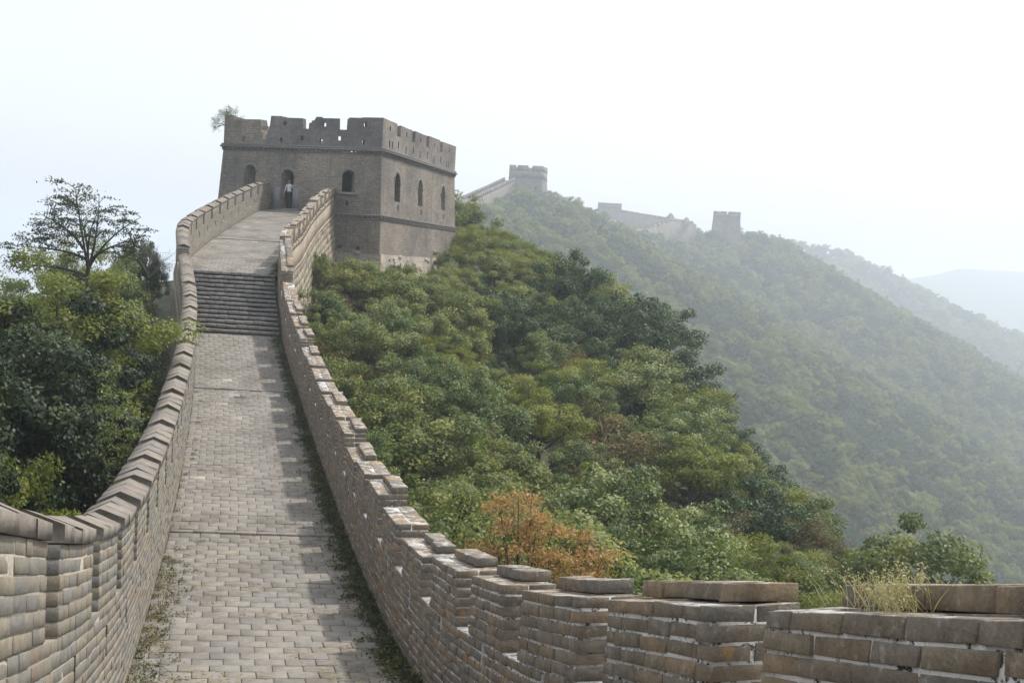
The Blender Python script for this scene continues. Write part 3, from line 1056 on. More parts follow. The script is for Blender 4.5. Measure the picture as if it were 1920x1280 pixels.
right_holes = [('window', arch_hole(2.6, 0.92, 3.40, 5.12, 0.5)), ('window', arch_hole(6.62, 0.85, 3.42, 5.06, 0.5)), ('window', arch_hole(11.15, 0.85, 3.45, 5.08, 0.5)), ('hole', rect_hole(2.75, 0.2, 2.86, 3.2)), ('hole', rect_hole(6.8, 0.2, 2.86, 3.2)), ('hole', rect_hole(11.3, 0.2, 2.86, 3.2))]
for side, holes in (('front', front_holes), ('right', right_holes), ('back', []), ('left', [])):
    Wd = TW if side in ('front', 'back') else TD
    me = panel_mesh('wall', [(0, Z0), (Wd, Z0), (Wd, ZS), (0, ZS)], [h for _, h in holes], 0.9, face_map(side), M['tower'])
    tchild(link('wall', me))
# arch rings, sill, jambs
def ring(side, c, w, z1, pointed, t=0.16, proud=0.03, n=12):
    r = w / 2
    zs = z1 - r * (1 + pointed)
    f = face_map(side)
    mb = MB()
    for i in range(n):
        a0, a1 = math.pi * i / n + 0.02, math.pi * (i + 1) / n - 0.02
        q = []
        for dpt in (-proud, 0.12):
            for rr in (r + 0.004, r + t):
                for a in (a0, a1):
                    q.append(f(c + rr * math.cos(a), zs + (rr + r * pointed) * math.sin(a), dpt))
        mb.add(q, [(0, 1, 3, 2), (4, 6, 7, 5), (0, 4, 5, 1), (2, 3, 7, 6), (0, 2, 6, 4), (1, 5, 7, 3)])
    return mb
for side, c, w, z1, p in (('front', f_u(-8.41), 0.76, 5.06, 0), ('front', f_u(-5.93), 0.82, 4.87, 0), ('front', f_u(-2.03), 0.80, 4.97, 0), ('right', 2.6, 0.92, 5.12, 0.5), ('right', 6.62, 0.85, 5.06, 0.5), ('right', 11.15, 0.85, 5.08, 0.5)):
    tchild(ring(side, c, w, z1, p).build('arch_ring', [M['arch']]))
ff = face_map('front')
def fbox(mb, u0, u1, z0, z1, d0, d1, f=None, mi=0):
    f = f or ff
    mb.box(u0, u1, d0, d1, z0, z1, mi, lambda x, y, z: f(x, z, y))
mb = MB(); fbox(mb, f_u(-2.62), f_u(-1.45), 3.52, 3.66, -0.10, 0.2); tchild(mb.build('window_sill', [M['frame']]))
for u0, u1 in ((-6.84, -6.36), (-5.50, -5.10)):
    mb = MB(); fbox(mb, f_u(u0), f_u(u1), 2.45, 3.78, -0.05, 0.3); tchild(mb.build('door_jamb', [M['frame']]))
mb = MB(); fbox(mb, f_u(-6.9), f_u(-5.05), 2.36, 2.555, -0.18, 0.6); tchild(mb.build('threshold', [M['frame']]))
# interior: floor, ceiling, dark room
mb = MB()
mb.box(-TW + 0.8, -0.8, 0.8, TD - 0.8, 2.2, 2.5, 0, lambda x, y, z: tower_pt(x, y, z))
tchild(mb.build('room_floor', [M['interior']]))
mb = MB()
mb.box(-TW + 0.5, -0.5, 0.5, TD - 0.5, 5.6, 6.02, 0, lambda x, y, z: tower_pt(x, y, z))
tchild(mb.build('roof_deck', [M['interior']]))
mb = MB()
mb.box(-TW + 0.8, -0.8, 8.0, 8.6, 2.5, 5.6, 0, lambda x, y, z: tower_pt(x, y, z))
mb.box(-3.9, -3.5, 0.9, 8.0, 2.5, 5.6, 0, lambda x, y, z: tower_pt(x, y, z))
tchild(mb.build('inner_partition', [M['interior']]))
# string courses with dentils
def course_ring(z0, z1, out, name, mat):
    mb = MB()
    off = BAT * max(0, ZS - z0)
    o1 = out + off
    i1 = off - 0.2
    outer = [(-TW - o1, -o1), (o1, -o1), (o1, TD + o1), (-TW - o1, TD + o1)]
    inner = [(-TW - i1, -i1), (i1, -i1), (i1, TD + i1), (-TW - i1, TD + i1)]
    vs = [tower_pt(a, b, z) for z in (z0, z1) for ring_ in (outer, inner) for a, b in ring_]
    fs = []
    for k in range(4):
        k2 = (k + 1) % 4
        fs += [(k, k2, 8 + k2, 8 + k), (8 + k, 8 + k2, 12 + k2, 12 + k), (4 + k, 12 + k, 12 + k2, 4 + k2), (k, 4 + k, 4 + k2, k2)]
    mb.add(vs, fs)
    return tchild(mb.build(name, [mat]))
def dentils(z0, z1, out, step=0.29):
    mb = MB()
    for side, Wd in (('front', TW), ('right', TD), ('left', TD)):
        f = face_map(side)
        u = 0.1
        while u < Wd - 0.1:
            fbox(mb, u, u + step * 0.55, z0, z1, -out, 0.1, f)
            u += step
    o = tchild(mb.build('dentil_row', [M['course']]))
    tag(o, kind='stuff')
course_ring(6.12, 6.22, 0.16, 'string_course', M['course'])
course_ring(6.225, 6.34, 0.10, 'string_course', M['course'])
dentils(6.0, 6.118, 0.11)
course_ring(5.93, 5.995, 0.05, 'string_course', M['course'])
course_ring(2.34, 2.44, 0.10, 'string_course', M['course'])
dentils(2.22, 2.338, 0.085)
course_ring(2.12, 2.215, 0.04, 'string_course', M['course'])
# stone footing
mb = MB()
for side, Wd in (('front', TW), ('right', TD)):
    f = face_map(side)
    u0, u1 = (0, Wd + 0.05) if side == 'front' else (-0.0, Wd)
    vs = [f(u0, Z0, -0.05), f(u1, Z0, -0.05), f(u1, 0.14, -0.05), f(u0, 0.14, -0.05), f(u0, 0.14, 0.05), f(u1, 0.14, 0.05)]
    mb.add(vs, [(0, 1, 2, 3), (3, 2, 5, 4)], 0, [(u0, Z0), (u1, Z0), (u1, 0.14), (u0, 0.14), (u0, 0.2), (u1, 0.2)])
tchild(mb.build('stone_footing', [M['tower_base']]))
# damaged rubble patches near the foot
def rubble(side, u0, u1, z0, z1, n, name='rubble_stone'):
    f = face_map(side)
    for _ in range(n):
        c = (rng.uniform(u0, u1), rng.uniform(z0, z1))
        s = rng.uniform(0.09, 0.26)
        P_ = np.array([[c[0] - s, c[0] + s, c[1] - s * 0.5, c[1] + s * 0.5, -0.07 - rng.uniform(0.0, 0.06), 0.08]])
        V = brick_verts(P_, lambda a, b, d: np.array([f(x, z, w) for x, z, w in zip(a, b, d)]).T, s * 0.22, 0.03)[0]
        cc = V.mean(0)
        tchild(link(name, mesh_np(name, V - cc, T_F, M['rubble'], rnd=np.zeros(24)), None, cc))
rubble('front', f_u(-2.9), f_u(-0.9), -0.9, 0.35, 14)
rubble('right', 1.5, 9.0, -1.1, 0.05, 26)
# buttress where the right parapet meets the tower
mb = MB()
for (z0, z1, u0, u1, d) in ((-5.0, 3.9, -3.72, -2.98, -0.22),):
    fbox(mb, f_u(u0), f_u(u1), z0, z1, d, 0.1)
tchild(mb.build('buttress', [M['tower']]))
# battlements
def bat_map(side):
    return face_map(side, ZS, 0.0)
fo = [(-10.35, 6.34), (0, 6.34), (0, 8.10), (-1.3, 8.09), (-1.32, 8.06), (-2.14, 8.06), (-2.16, 8.0), (-2.22, 8.0), (-2.24, 7.34), (-2.72, 7.34), (-2.74, 7.99), (-3.9, 7.99), (-3.92, 8.06), (-4.26, 8.06), (-4.36, 7.92), (-4.38, 7.84), (-4.55, 7.84), (-4.57, 7.70), (-4.72, 7.70), (-4.74, 7.34), (-5.10, 7.34), (-5.14, 7.95), (-6.5, 7.97), (-6.52, 8.05), (-7.24, 8.05), (-7.28, 7.6), (-7.34, 7.25), (-7.42, 7.2), (-7.46, 6.85), (-7.58, 6.62), (-7.70, 6.66), (-7.78, 7.0), (-7.88, 7.22), (-7.86, 7.45), (-7.95, 7.82), (-9.2, 7.81), (-9.22, 7.77), (-10.35, 7.76)]
fh = [rect_hole(f_u(a), 0.20, z - 0.13, z + 0.13) for a, z in ((-6.3, 7.62), (-3.72, 7.63), (-1.1, 7.68))]
fh += [rect_hole(f_u(a), 0.17, z - 0.15, z + 0.13) for a, z in ((-9.0, 6.65), (-6.5, 6.64), (-5.15, 6.8), (-3.9, 6.66), (-2.71, 6.86), (-1.17, 6.66))]
# the brown end merlon and the darker rebuilt run are separate pieces of masonry
SPL = -7.60
o1 = [(f_u(a), z) for a, z in fo if a >= SPL]
o1 = [(f_u(SPL), 6.34)] + o1[1:] if o1[0][0] < f_u(SPL) else [(f_u(SPL), 6.34)] + o1
o2 = [(0.0, 6.34), (f_u(SPL), 6.34), (f_u(SPL), 6.63)] + [(f_u(a), z) for a, z in fo if a < SPL and z > 6.35]
tchild(link('battlement', panel_mesh('battlement', o1, [h for h in fh if h[0][0] > f_u(SPL)], 0.42, bat_map('front'), M['tower_top'])))
tchild(link('battlement', panel_mesh('battlement', o2, [h for h in fh if h[0][0] < f_u(SPL)], 0.42, bat_map('front'), M['tower'])))
def cren(Wd, gaps, top=8.06, sill=7.33, holes=True, jag=0.04):
    pts = [(0, 6.34), (Wd, 6.34)]
    x = Wd
    for a, b in reversed(gaps):
        t = top + rng.normal(0, 0.02)
        pts += [(x, t), (x - 0.5, t + rng.uniform(-jag, jag)), (b, t + rng.uniform(-jag, 0)), (b - 0.02, sill), (a + 0.02, sill)]
        x = a
    pts += [(x, top), (0, top + 0.03)]
    return pts
gR = [(2.25, 2.88), (4.85, 5.45), (7.5, 8.05), (10.25, 10.8)]
rh = [rect_hole(b, 0.17, 7.5, 7.76) for b in (1.15, 3.9, 6.45, 9.15, 12.2)] + [rect_hole(b, 0.15, z, z + 0.42) for b, z in ((1.15, 6.5), (1.6, 6.48), (2.6, 6.62), (3.9, 6.48), (5.2, 6.62), (6.45, 6.5), (7.85, 6.6), (9.2, 6.48), (10.5, 6.58), (11.8, 6.45), (12.25, 6.45))]
tchild(link('battlement', panel_mesh('battlement', cren(TD, gR), rh, 0.42, bat_map('right'), M['tower_side'])))
tchild(link('battlement', panel_mesh('battlement', cren(TW, [(2.1, 2.7), (4.8, 5.4), (7.6, 8.2)]), [], 0.42, bat_map('back'), M['tower_side'])))
tchild(link('battlement', panel_mesh('battlement', cren(TD, gR), [], 0.42, bat_map('left'), M['tower'])))

# ------------------------------------------------------------------ far towers and far wall
def far_tower(name, label, c, yaw, w, d, z0, zs, zt, gaps_f, gaps_r, bat=0.06, windows=(), group='distant watchtowers on the ridge'):
    root = thing(name, (c[0], c[1], z0), label, 'watchtower', group)
    ea = np.array([math.cos(yaw), math.sin(yaw), 0]); eb = np.array([-math.sin(yaw), math.cos(yaw), 0])
    def pt(a, b, z):
        return tuple(float(x) for x in (ea * a + eb * b + np.array([0, 0, z - z0])))
    mb = MB()
    o = bat * (zs - z0)
    ring0 = [(-w / 2 - o, -d / 2 - o), (w / 2 + o, -d / 2 - o), (w / 2 + o, d / 2 + o), (-w / 2 - o, d / 2 + o)]
    ring1 = [(-w / 2, -d / 2), (w / 2, -d / 2), (w / 2, d / 2), (-w / 2, d / 2)]
    for k in range(4):
        k2 = (k + 1) % 4
        vs = [pt(*ring0[k], z0), pt(*ring0[k2], z0), pt(*ring1[k2], zs), pt(*ring1[k], zs)]
        L = math.hypot(ring1[k][0] - ring1[k2][0], ring1[k][1] - ring1[k2][1])
        mb.add(vs, [(0, 1, 2, 3)], 0, [(0, z0), (L, z0), (L, zs), (0, zs)])
    mb.add([pt(*p, zs) for p in ring1], [(0, 1, 2, 3)], 0)
    mb.build('wall', [M['far_tower']], root)
    mb = MB()
    mb.box(-w / 2 - 0.2, w / 2 + 0.2, -d / 2 - 0.2, d / 2 + 0.2, zs, zs + 0.25, 0, pt)
    mb.build('string_course', [M['course']], root)
    sill = zs + (zt - zs) * 0.55
    for (ax, gaps) in (('f', gaps_f), ('b', gaps_f), ('l', gaps_r), ('r', gaps_r)):
        L = w if ax in 'fb' else d
        t = 0.5
        inset = 0.0 if ax in 'fb' else t + 0.003
        def pl(u, v, z, ax=ax):
            if ax == 'f': return pt(u - w / 2, -d / 2 + v, z)
            if ax == 'b': return pt(u - w / 2, d / 2 - v, z)
            if ax == 'l': return pt(-w / 2 + v, u - d / 2, z)
            return pt(w / 2 - v, u - d / 2, z)
        mb = MB()
        mb.box(inset, L - inset, 0, t, zs + 0.252, sill, 0, pl)
        mb.build('parapet', [M['far_tower']], root)
        x = inset
        for a, b in list(gaps) + [(L - inset, L)]:
            if a - x > 0.2:
                mb = MB()
                mb.box(x, a, 0, t, sill - 0.02, zt + rng.normal(0, 0.06), 0, pl)
                mb.build('merlon', [M['far_tower']], root)
            x = b
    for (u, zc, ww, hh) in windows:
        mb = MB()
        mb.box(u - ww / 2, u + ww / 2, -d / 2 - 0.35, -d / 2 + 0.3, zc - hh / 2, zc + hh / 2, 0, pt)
        mb.build('window', [M['interior']], root)  # solid dark box, painted as the shade inside an opening
    return root
far_tower('watchtower', 'hazy watchtower on the nearer hilltop right of the big tower', (2.6, 435, 0), rad(-14), 13.6, 9.6, 17.0, 34.6, 39.9, [(2.7, 3.4), (7.8, 9.4)], [], 0.08, ((4.7, 30.2, 0.9, 2.8),))
far_tower('watchtower', 'faint low watchtower at the top of the distant wall', (59.2, 711, 0), rad(-2), 15.2, 11.2, 28.0, 41.0, 44.3, [], [], 0.04)
far_tower('watchtower', 'pale ruined watchtower standing alone on the far ridge', (116.4, 604, 0), rad(-8), 14.6, 9.6, 11.0, 33.4, 36.7, [(3.1, 3.6), (7.0, 8.0)], [], 0.07, ((2.6, 24.7, 1.7, 3.5),))

def far_wall(name, label, pts, height, thick, step, mh, mat, group='wall running along the distant ridge'):
    """a wall over a polyline of its top-of-walk points, with merlons"""
    p0 = np.array(pts[0], float)
    root = thing(name, tuple(p0), label, 'wall', group)
    body, mer = MB(), MB()
    A = np.array(pts, float) - p0
    nrm = []
    for i in range(len(A)):
        t = (A[min(i + 1, len(A) - 1)] - A[max(i - 1, 0)])[:2]
        nrm.append(np.array([t[1], -t[0], 0]) / np.linalg.norm(t))
    vs, uv, fs = [], [], []
    run = 0.0
    for i, p in enumerate(A):
        if i:
            run += float(np.linalg.norm((A[i] - A[i - 1])[:2]))
        for w, z in ((-1, -height), (-1, 0), (1, 0), (1, -height)):
            vs.append(p + nrm[i] * (w * thick / 2) + np.array([0, 0, z])); uv.append((run, p[2] + z))
    for i in range(len(A) - 1):
        for k in range(3):
            fs.append((i * 4 + k, i * 4 + k + 1, i * 4 + 5 + k, i * 4 + 4 + k))
    fs.append((0, 1, 2, 3)); e = len(A) * 4 - 4; fs.append((e + 3, e + 2, e + 1, e))
    body.add(vs, fs, 0, uv)
    for i in range(len(A) - 1):
        a, b = A[i], A[i + 1]
        L = float(np.linalg.norm((b - a)[:2]))
        t = (b - a) / L
        n = (nrm[i] + nrm[i + 1]) / 2
        def pt(s, w, z):
            return tuple(float(c) for c in (a + t * s + n * w + np.array([0, 0, z])))
        s = 0.0
        while s < L - step * 0.5:
            mer.box(s, s + step * 0.62, -thick / 2 - 0.01, -thick / 2 + 0.5, -0.02, mh, 0, pt)
            mer.box(s, s + step * 0.62, thick / 2 - 0.5, thick / 2 + 0.01, -0.02, mh, 0, pt)
            s += step
    body.build('wall_body', [mat], root)
    tag(mer.build('merlon_row', [M['far_tower']], root), kind='stuff')
    return root
far_wall('far_wall', 'hazy crenellated wall climbing left of the nearer hilltop tower', [(-26, 333, 13.6), (-18.2, 377, 21.8), (-10.7, 406, 28.1), (-4.7, 428, 33.3)], 6, 4.6, 2.6, 1.3, M['far_tower'])
far_wall('far_wall', 'faint crenellated wall descending from the low distant tower', [(66, 708, 39.0), (80.6, 701, 36.9), (97.5, 692, 34.6), (112, 684, 32.8)], 12, 6, 4.0, 1.5, M['far_tower'])
far_wall('far_wall', 'pale bare wall dipping between the hilltop tower and the ruin', [(37, 516, 26.8), (43, 525, 25.2), (48, 533, 24.0), (53.5, 540, 22.8), (58.5, 547, 22.1), (63.5, 553, 22.4), (68.3, 558, 23.7), (73, 561, 25.6), (78, 564, 27.6), (83, 566.5, 28.0), (87.8, 568, 27.9), (92.3, 572, 27.0)], 11, 5, 2.6, 0.7, M['far_wall'])
# jagged remnants on that wall
for lab, pts in (('jagged brick remnant rising from the pale distant wall', [(75.6, -1), (76.4, 2.0), (78.0, 3.1), (79.3, 4.9), (80.9, 3.6), (81.8, 1.6), (83.8, -1)]), ('pointed stub of masonry at the right end of the pale distant wall', [(84.4, -1), (86.1, 1.4), (87.9, 3.2), (89.2, 2.0), (89.8, -1)])):
    mb = MB()
    n = len(pts)
    vs = [(x, 564.8, 27.3 + z) for x, z in pts] + [(x, 567.6, 27.3 + z) for x, z in pts]
    mb.add(vs, [tuple(range(n)), tuple(reversed(range(n, 2 * n)))] + [(k, k + n, k + 1 + n, k + 1) for k in range(n - 1)])
    o = mb.build('ruined_masonry', [M['far_wall']], None, (pts[0][0], 566.2, 27.3))
    tag(o, lab, 'ruin')

# ------------------------------------------------------------------ plants
def tube(mb, pts, rads, n=6):
    pts = [np.array(p, float) for p in pts]
    vs, fs = [], []
    for i, p in enumerate(pts):
        t = pts[min(i + 1, len(pts) - 1)] - pts[max(i - 1, 0)]
        t = t / (np.linalg.norm(t) + 1e-9)
        u = np.cross(t, (0.3, 0.9, 0.2)); u /= np.linalg.norm(u) + 1e-9
        v = np.cross(t, u)
        for k in range(n):
            a = k * math.tau / n
            vs.append(p + (u * math.cos(a) + v * math.sin(a)) * rads[i])
    for i in range(len(pts) - 1):
        for k in range(n):
            k2 = (k + 1) % n
            fs.append((i * n + k, i * n + k2, (i + 1) * n + k2, (i + 1) * n + k))
    fs.append(tuple(range((len(pts) - 1) * n, len(pts) * n)))
    mb.add(vs, fs)

def leaf_quads(P, N, size, aspect, rs, droop=0.0):
    """P positions, N rough normals -> quad verts"""
    n = len(P)
    N = N / (np.linalg.norm(N, axis=1, keepdims=True) + 1e-9)
    A = rs.normal(size=(n, 3))
    A -= (A * N).sum(1, keepdims=True) * N
    A[:, 2] -= droop
    A /= np.linalg.norm(A, axis=1, keepdims=True) + 1e-9
    B = np.cross(N, A)
    s = (size * rs.uniform(0.7, 1.3, n))[:, None]
    v0 = P - A * s * 0.5
    v1 = P + B * s * aspect * 0.5 + A * s * 0.05
    v2 = P + A * s * 0.5
    v3 = P - B * s * aspect * 0.5 + A * s * 0.05
    return np.stack([v0, v1, v2, v3], 1).reshape(-1, 3)

def leaves_mesh(name, V, r, mat):
    n = len(V) // 4
    f = np.arange(n * 4, dtype=np.int32).reshape(-1, 4)
    return mesh_np(name, V, f, mat, rnd=np.repeat(r, 4))

def make_crown(seed, H, R, base, n_cl, n_lf, leaf, cl_r, mat, bark, flat=0.75, aspect=0.6, up=0.5, lean=0.0):
    rs = np.random.default_rng(seed)
    cz = base + (H - base) * 0.5
    hz = (H - base) * 0.5
    C = []
    bump_ = rs.normal(size=(7, 3)); bump_ /= np.linalg.norm(bump_, axis=1, keepdims=True)
    while len(C) < n_cl:
        d = rs.normal(size=3); d /= np.linalg.norm(d)
        if d[2] < -0.55 and rs.random() < 0.8:
            continue
        lob = 0.66 + 0.60 * max(0, float(np.max(bump_ @ d)) - 0.55) / 0.45
        rr = (rs.random() ** 0.45) * lob
        C.append((d[0] * R * rr, d[1] * R * rr, cz + d[2] * hz * rr))
    C = np.array(C)
    C[:, 0] += lean * C[:, 2]
    tone = rs.normal(0.42, 0.21, n_cl)
    V, rn = [], []
    for c, t in zip(C, tone):
        r = cl_r * rs.uniform(0.65, 1.25)
        k = int(n_lf * rs.uniform(0.7, 1.3))
        d = rs.normal(size=(k, 3)); d /= np.linalg.norm(d, axis=1, keepdims=True)
        P = c + d * r * (rs.random((k, 1)) ** 0.4) * np.array([1, 1, flat])
        out = P - np.array([0, 0, cz]); out /= np.linalg.norm(out, axis=1, keepdims=True) + 1e-9
        N = d * 0.4 + out * 0.4 + rs.normal(size=(k, 3)) * 0.45 + np.array([0, 0, up])
        V.append(leaf_quads(P, N, leaf, aspect, rs, 0.3))
        rn.append(np.clip(t + rs.normal(0, 0.12, k), 0.02, 0.98))
    crown = leaves_mesh('crown', np.concatenate(V), np.concatenate(rn), mat)
    mb = MB()
    top = np.array([lean * H * 0.7, 0, base + (H - base) * 0.55])
    tr = 0.028 * H
    mid = np.array([rs.normal(0, 0.08), rs.normal(0, 0.08), base * 0.7 + 0.2])
    tube(mb, [(0, 0, -0.6), mid, (mid + top) / 2 + rs.normal(0, 0.06, 3), top], [tr * 1.2, tr, tr * 0.7, tr * 0.3])
    idx = rs.choice(n_cl, min(14, n_cl), replace=False)
    for i in idx:
        s = mid + (top - mid) * rs.uniform(0.0, 0.8)
        e = C[i]
        m_ = (s + e) / 2 + rs.normal(0, 0.12, 3) - np.array([0, 0, 0.05])
        tube(mb, [s, m_, e], [tr * 0.5, tr * 0.32, tr * 0.1], 5)
    v = np.array(mb.v)
    trunk = mesh_np('trunk', v, mb.f, bark, smooth=True)
    return crown, trunk

PROTO = {
    'a': [make_crown(11, 3.0, 1.75, 0.35, 46, 270, 0.112, 0.46, M['leaf_a'], M['bark']), make_crown(12, 3.0, 1.6, 0.3, 42, 280, 0.112, 0.48, M['leaf_a'], M['bark'])],
    'b': [make_crown(21, 3.4, 1.7, 0.5, 50, 250, 0.105, 0.44, M['leaf_b'], M['bark_dark']), make_crown(22, 3.4, 1.55, 0.5, 44, 260, 0.105, 0.46, M['leaf_b'], M['bark_dark'])],
    'y': [make_crown(31, 3.1, 1.6, 0.5, 38, 250, 0.115, 0.46, M['leaf_y'], M['bark'], flat=0.55, aspect=0.45), make_crown(32, 2.8, 1.6, 0.3, 36, 250, 0.115, 0.44, M['leaf_y'], M['bark'], flat=0.55, aspect=0.45)],
    's': [make_crown(41, 3.1, 1.65, 0.4, 46, 250, 0.105, 0.42, M['leaf_s'], M['bark']), make_crown(42, 3.3, 1.5, 0.4, 40, 250, 0.105, 0.44, M['leaf_s'], M['bark'])],
    'd': [make_crown(51, 2.6, 1.4, 0.2, 34, 120, 0.11, 0.40, M['leaf_d'], M['twig'], aspect=0.4), make_crown(52, 2.4, 1.3, 0.2, 30, 120, 0.11, 0.40, M['leaf_d'], M['twig'], aspect=0.4)],
    'A': [make_crown(61, 6.4, 2.3, 1.3, 95, 330, 0.105, 0.52, M['leaf_a'], M['bark_dark']), make_crown(62, 6.0, 2.1, 1.0, 90, 330, 0.105, 0.52, M['leaf_a'], M['bark_dark'])],
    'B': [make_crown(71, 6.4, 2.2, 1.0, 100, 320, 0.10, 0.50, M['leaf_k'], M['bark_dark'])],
    'Y': [make_crown(81, 6.4, 2.3, 1.2, 90, 320, 0.105, 0.52, M['leaf_y'], M['bark_dark'], flat=0.6, aspect=0.5)],
    'S': [make_crown(91, 5.2, 1.8, 1.0, 70, 280, 0.10, 0.48, M['leaf_s'], M['bark_dark'])],
}
PH = {'a': 3.0, 'b': 3.4, 'y': 3.0, 's': 3.2, 'd': 2.5, 'A': 6.2, 'B': 6.4, 'Y': 6.4, 'S': 5.2}
PR = {'a': 1.9, 'b': 1.85, 'y': 1.8, 's': 1.8, 'd': 1.6, 'A': 2.6, 'B': 2.5, 'Y': 2.6, 'S': 2.1}

def place_tree(kind, x, y, h, wscale, name, label, cat, group, z=None):
    cr, tr = random.choice(PROTO[kind])
    z = float(ground(x, y)) if z is None else z
    o = thing(name, (x, y, z), label, cat, group)
    s = h / PH[kind]
    o.scale = (wscale * s, wscale * s, s)
    o.rotation_euler = (0, 0, random.uniform(0, math.tau))
    link('trunk', tr, o)
    c = link('crown', cr, o)
    return o

KIND_WORD = {'a': 'leafy mid green shrub', 'b': 'dark bluish green small tree', 'y': 'yellowish green feathery shrub', 's': 'silvery grey green shrub', 'd': 'dry olive brown shrub'}
def zone_of(y, d):
    if y > 60:
        far_ = '' if y < 68 else (' behind its corner' if y < 77 else ' on the ridge beyond')
        return ('close against the tower' if d < 8 else ('downhill of the tower' if d < 15 else ('on the skyline below the tower' if d < 20 else 'past the skyline below the tower'))) + far_
    along = 'near the camera' if y < 19 else ('by the orange shrub' if y < 26 else ('beside the mid walkway' if y < 37 else ('beside the stairs' if y < 48 else 'beside the ramp')))
    across = 'just behind the shaded parapet' if d < 5 else ('on the outer slope edge' if d > 15 else ('on the upper slope' if d < 10 else 'on the lower slope'))
    return across + ' ' + along

placed = []
def free(x, y, r):
    for px, py, pr_ in placed:
        if (px - x)**2 + (py - y)**2 < (0.62 * (r + pr_))**2:
            return False
    return True

# trees and shrubs singled out in the picture: kind, x, y, top z, width scale
special = [
    ('y', -3.9, 76.0, 3.0, 1.0, 'yellow green tree growing against the tower corner', None),
    ('a', -4.9, 71.5, 0.4, 0.9, 'green shrub against the sunlit tower wall', None),
    ('y', -3.6, 73.2, 1.4, 1.0, 'yellow green shrub at the far end of the sunlit tower wall', None),
    ('a', -1.5, 73.5, 0.6, 1.2, 'round green shrub below the yellow green tree', None),
    ('b', 3.6, 66.0, 0.9, 1.35, 'largest dark green tree on the slope below the tower', None),
    ('b', 6.2, 60.5, -1.0, 1.45, 'broad dark tree at the outer edge of the slope', None),
    ('s', 5.8, 50.0, -4.2, 1.3, 'pale silvery shrub standing out below the dark trees', None),
    ('d', 3.8, 42.0, -5.4, 1.3, 'brownish dry shrub halfway down the slope', None),
    ('d', -1.6, 56.0, -2.7, 1.3, 'russet tinged shrub downhill of the tower foot', None),
    ('a', 12.9, 34.0, -7.6, 1.2, 'lone green tree at the lowest edge of the slope', None),
    ('a', -0.6, 21.5, -5.2, 0.9, 'bright green shrub behind the parapet near the orange shrub', None)]
for kind, x, y, zt, ws, lab, _ in special:
    g = float(ground(x, y))
    h = max(1.6, zt - g)
    place_tree(kind, x, y, h, ws * min(1.0, 3.2 / h + 0.1), 'tree' if kind in 'by' else 'shrub', lab, 'tree' if kind in 'by' else 'shrub', None)
    placed.append((x, y, 1.6 * ws))

n_right = 0
tries = 0
cells = []
for y in np.arange(7.0, 92.0, 1.7):
    for d in np.arange(0.9, 28.5, 1.7):
        cells.append((y + rng.uniform(-0.8, 0.8), d + rng.uniform(-0.8, 0.8)))
for y, d in cells:
    xo = float(fXR(y)) + TH + 0.2 if y < 60 else float(rnx(y) + rnh(y))
    if 60 <= y < 79:
        xo = max(xo, -8.2 + 0.27 * (y - 63) + 0.6)
    x = xo + d
    if y > 79 and d < 1.5 and False:
        continue
    # keep only what the picture can show
    p = np.array([x, y, float(ground(x, y)) + 2.0])
    zc = p @ F_
    if abs(p @ CR) / zc > 0.53 or (p @ CU) / zc < -0.36:
        continue
    if d > float(fEdge(y)) + 4.5:
        continue
    nz = float(vnoise(x, y, 9.0, 31)); nk = float(vnoise(x, y, 5.0, 33))
    big = nz > 0.10
    if y > 52 and d > 9:
        kind = 'b' if nk > -0.22 else 'a'
    elif y > 66 and d < 7:
        kind = 'y' if nk > -0.1 else 'a'
    else:
        kind = 'a' if nk > 0.05 else ('s' if nk > -0.10 else ('y' if nk > -0.2 else ('b' if nk > -0.27 else 'd')))
        if d < 9 and y > 24 and kind == 'b':
            kind = 'a'
        if big and kind == 'd':
            kind = 'y'
    h = {'a': 2.7, 'b': 3.5, 'y': 2.7, 's': 2.9, 'd': 2.0}[kind] * random.uniform(0.75, 1.2) * (1.15 if big else 0.95)
    if d > 4 and y < 62 and rng.random() < 0.16:
        h *= 1.35
    if kind == 'a' and rng.random() < 0.08 and y > 28:
        kind = 'd'; h *= 0.85
    if d < 3.0:
        h = min(h, 2.3 + 0.2 * d)
    if y < 16 and d < 5:
        h = min(h, 2.0)
    if y > 54 and d < 9 and y < 68:
        h = min(h, 1.3 + 0.12 * d)
    if y > 70:
        h = min(h, max(1.3, 4.3 - 0.5 * (x + 4.3) - float(p[2]) + 2.0))
    ws = random.uniform(0.95, 1.25)
    r = PR[kind] * h / PH[kind] * ws
    if d - 0.7 * r < 0.05:
        r = (d - 0.02) / 0.7
        ws = max(0.45, r / (PR[kind] * h / PH[kind]))
        r = PR[kind] * h / PH[kind] * ws
    if not free(x, y, r * 0.86):
        continue
    placed.append((x, y, r * 0.86))
    nm = 'small_tree' if kind == 'b' else 'shrub'
    place_tree(kind, x, y, h, ws, nm, f'{KIND_WORD[kind]} {zone_of(y, d)}', 'tree' if kind == 'b' else 'shrub', f'{KIND_WORD[kind]}s {zone_of(y, d)}')
    n_right += 1
print('right slope plants', n_right)

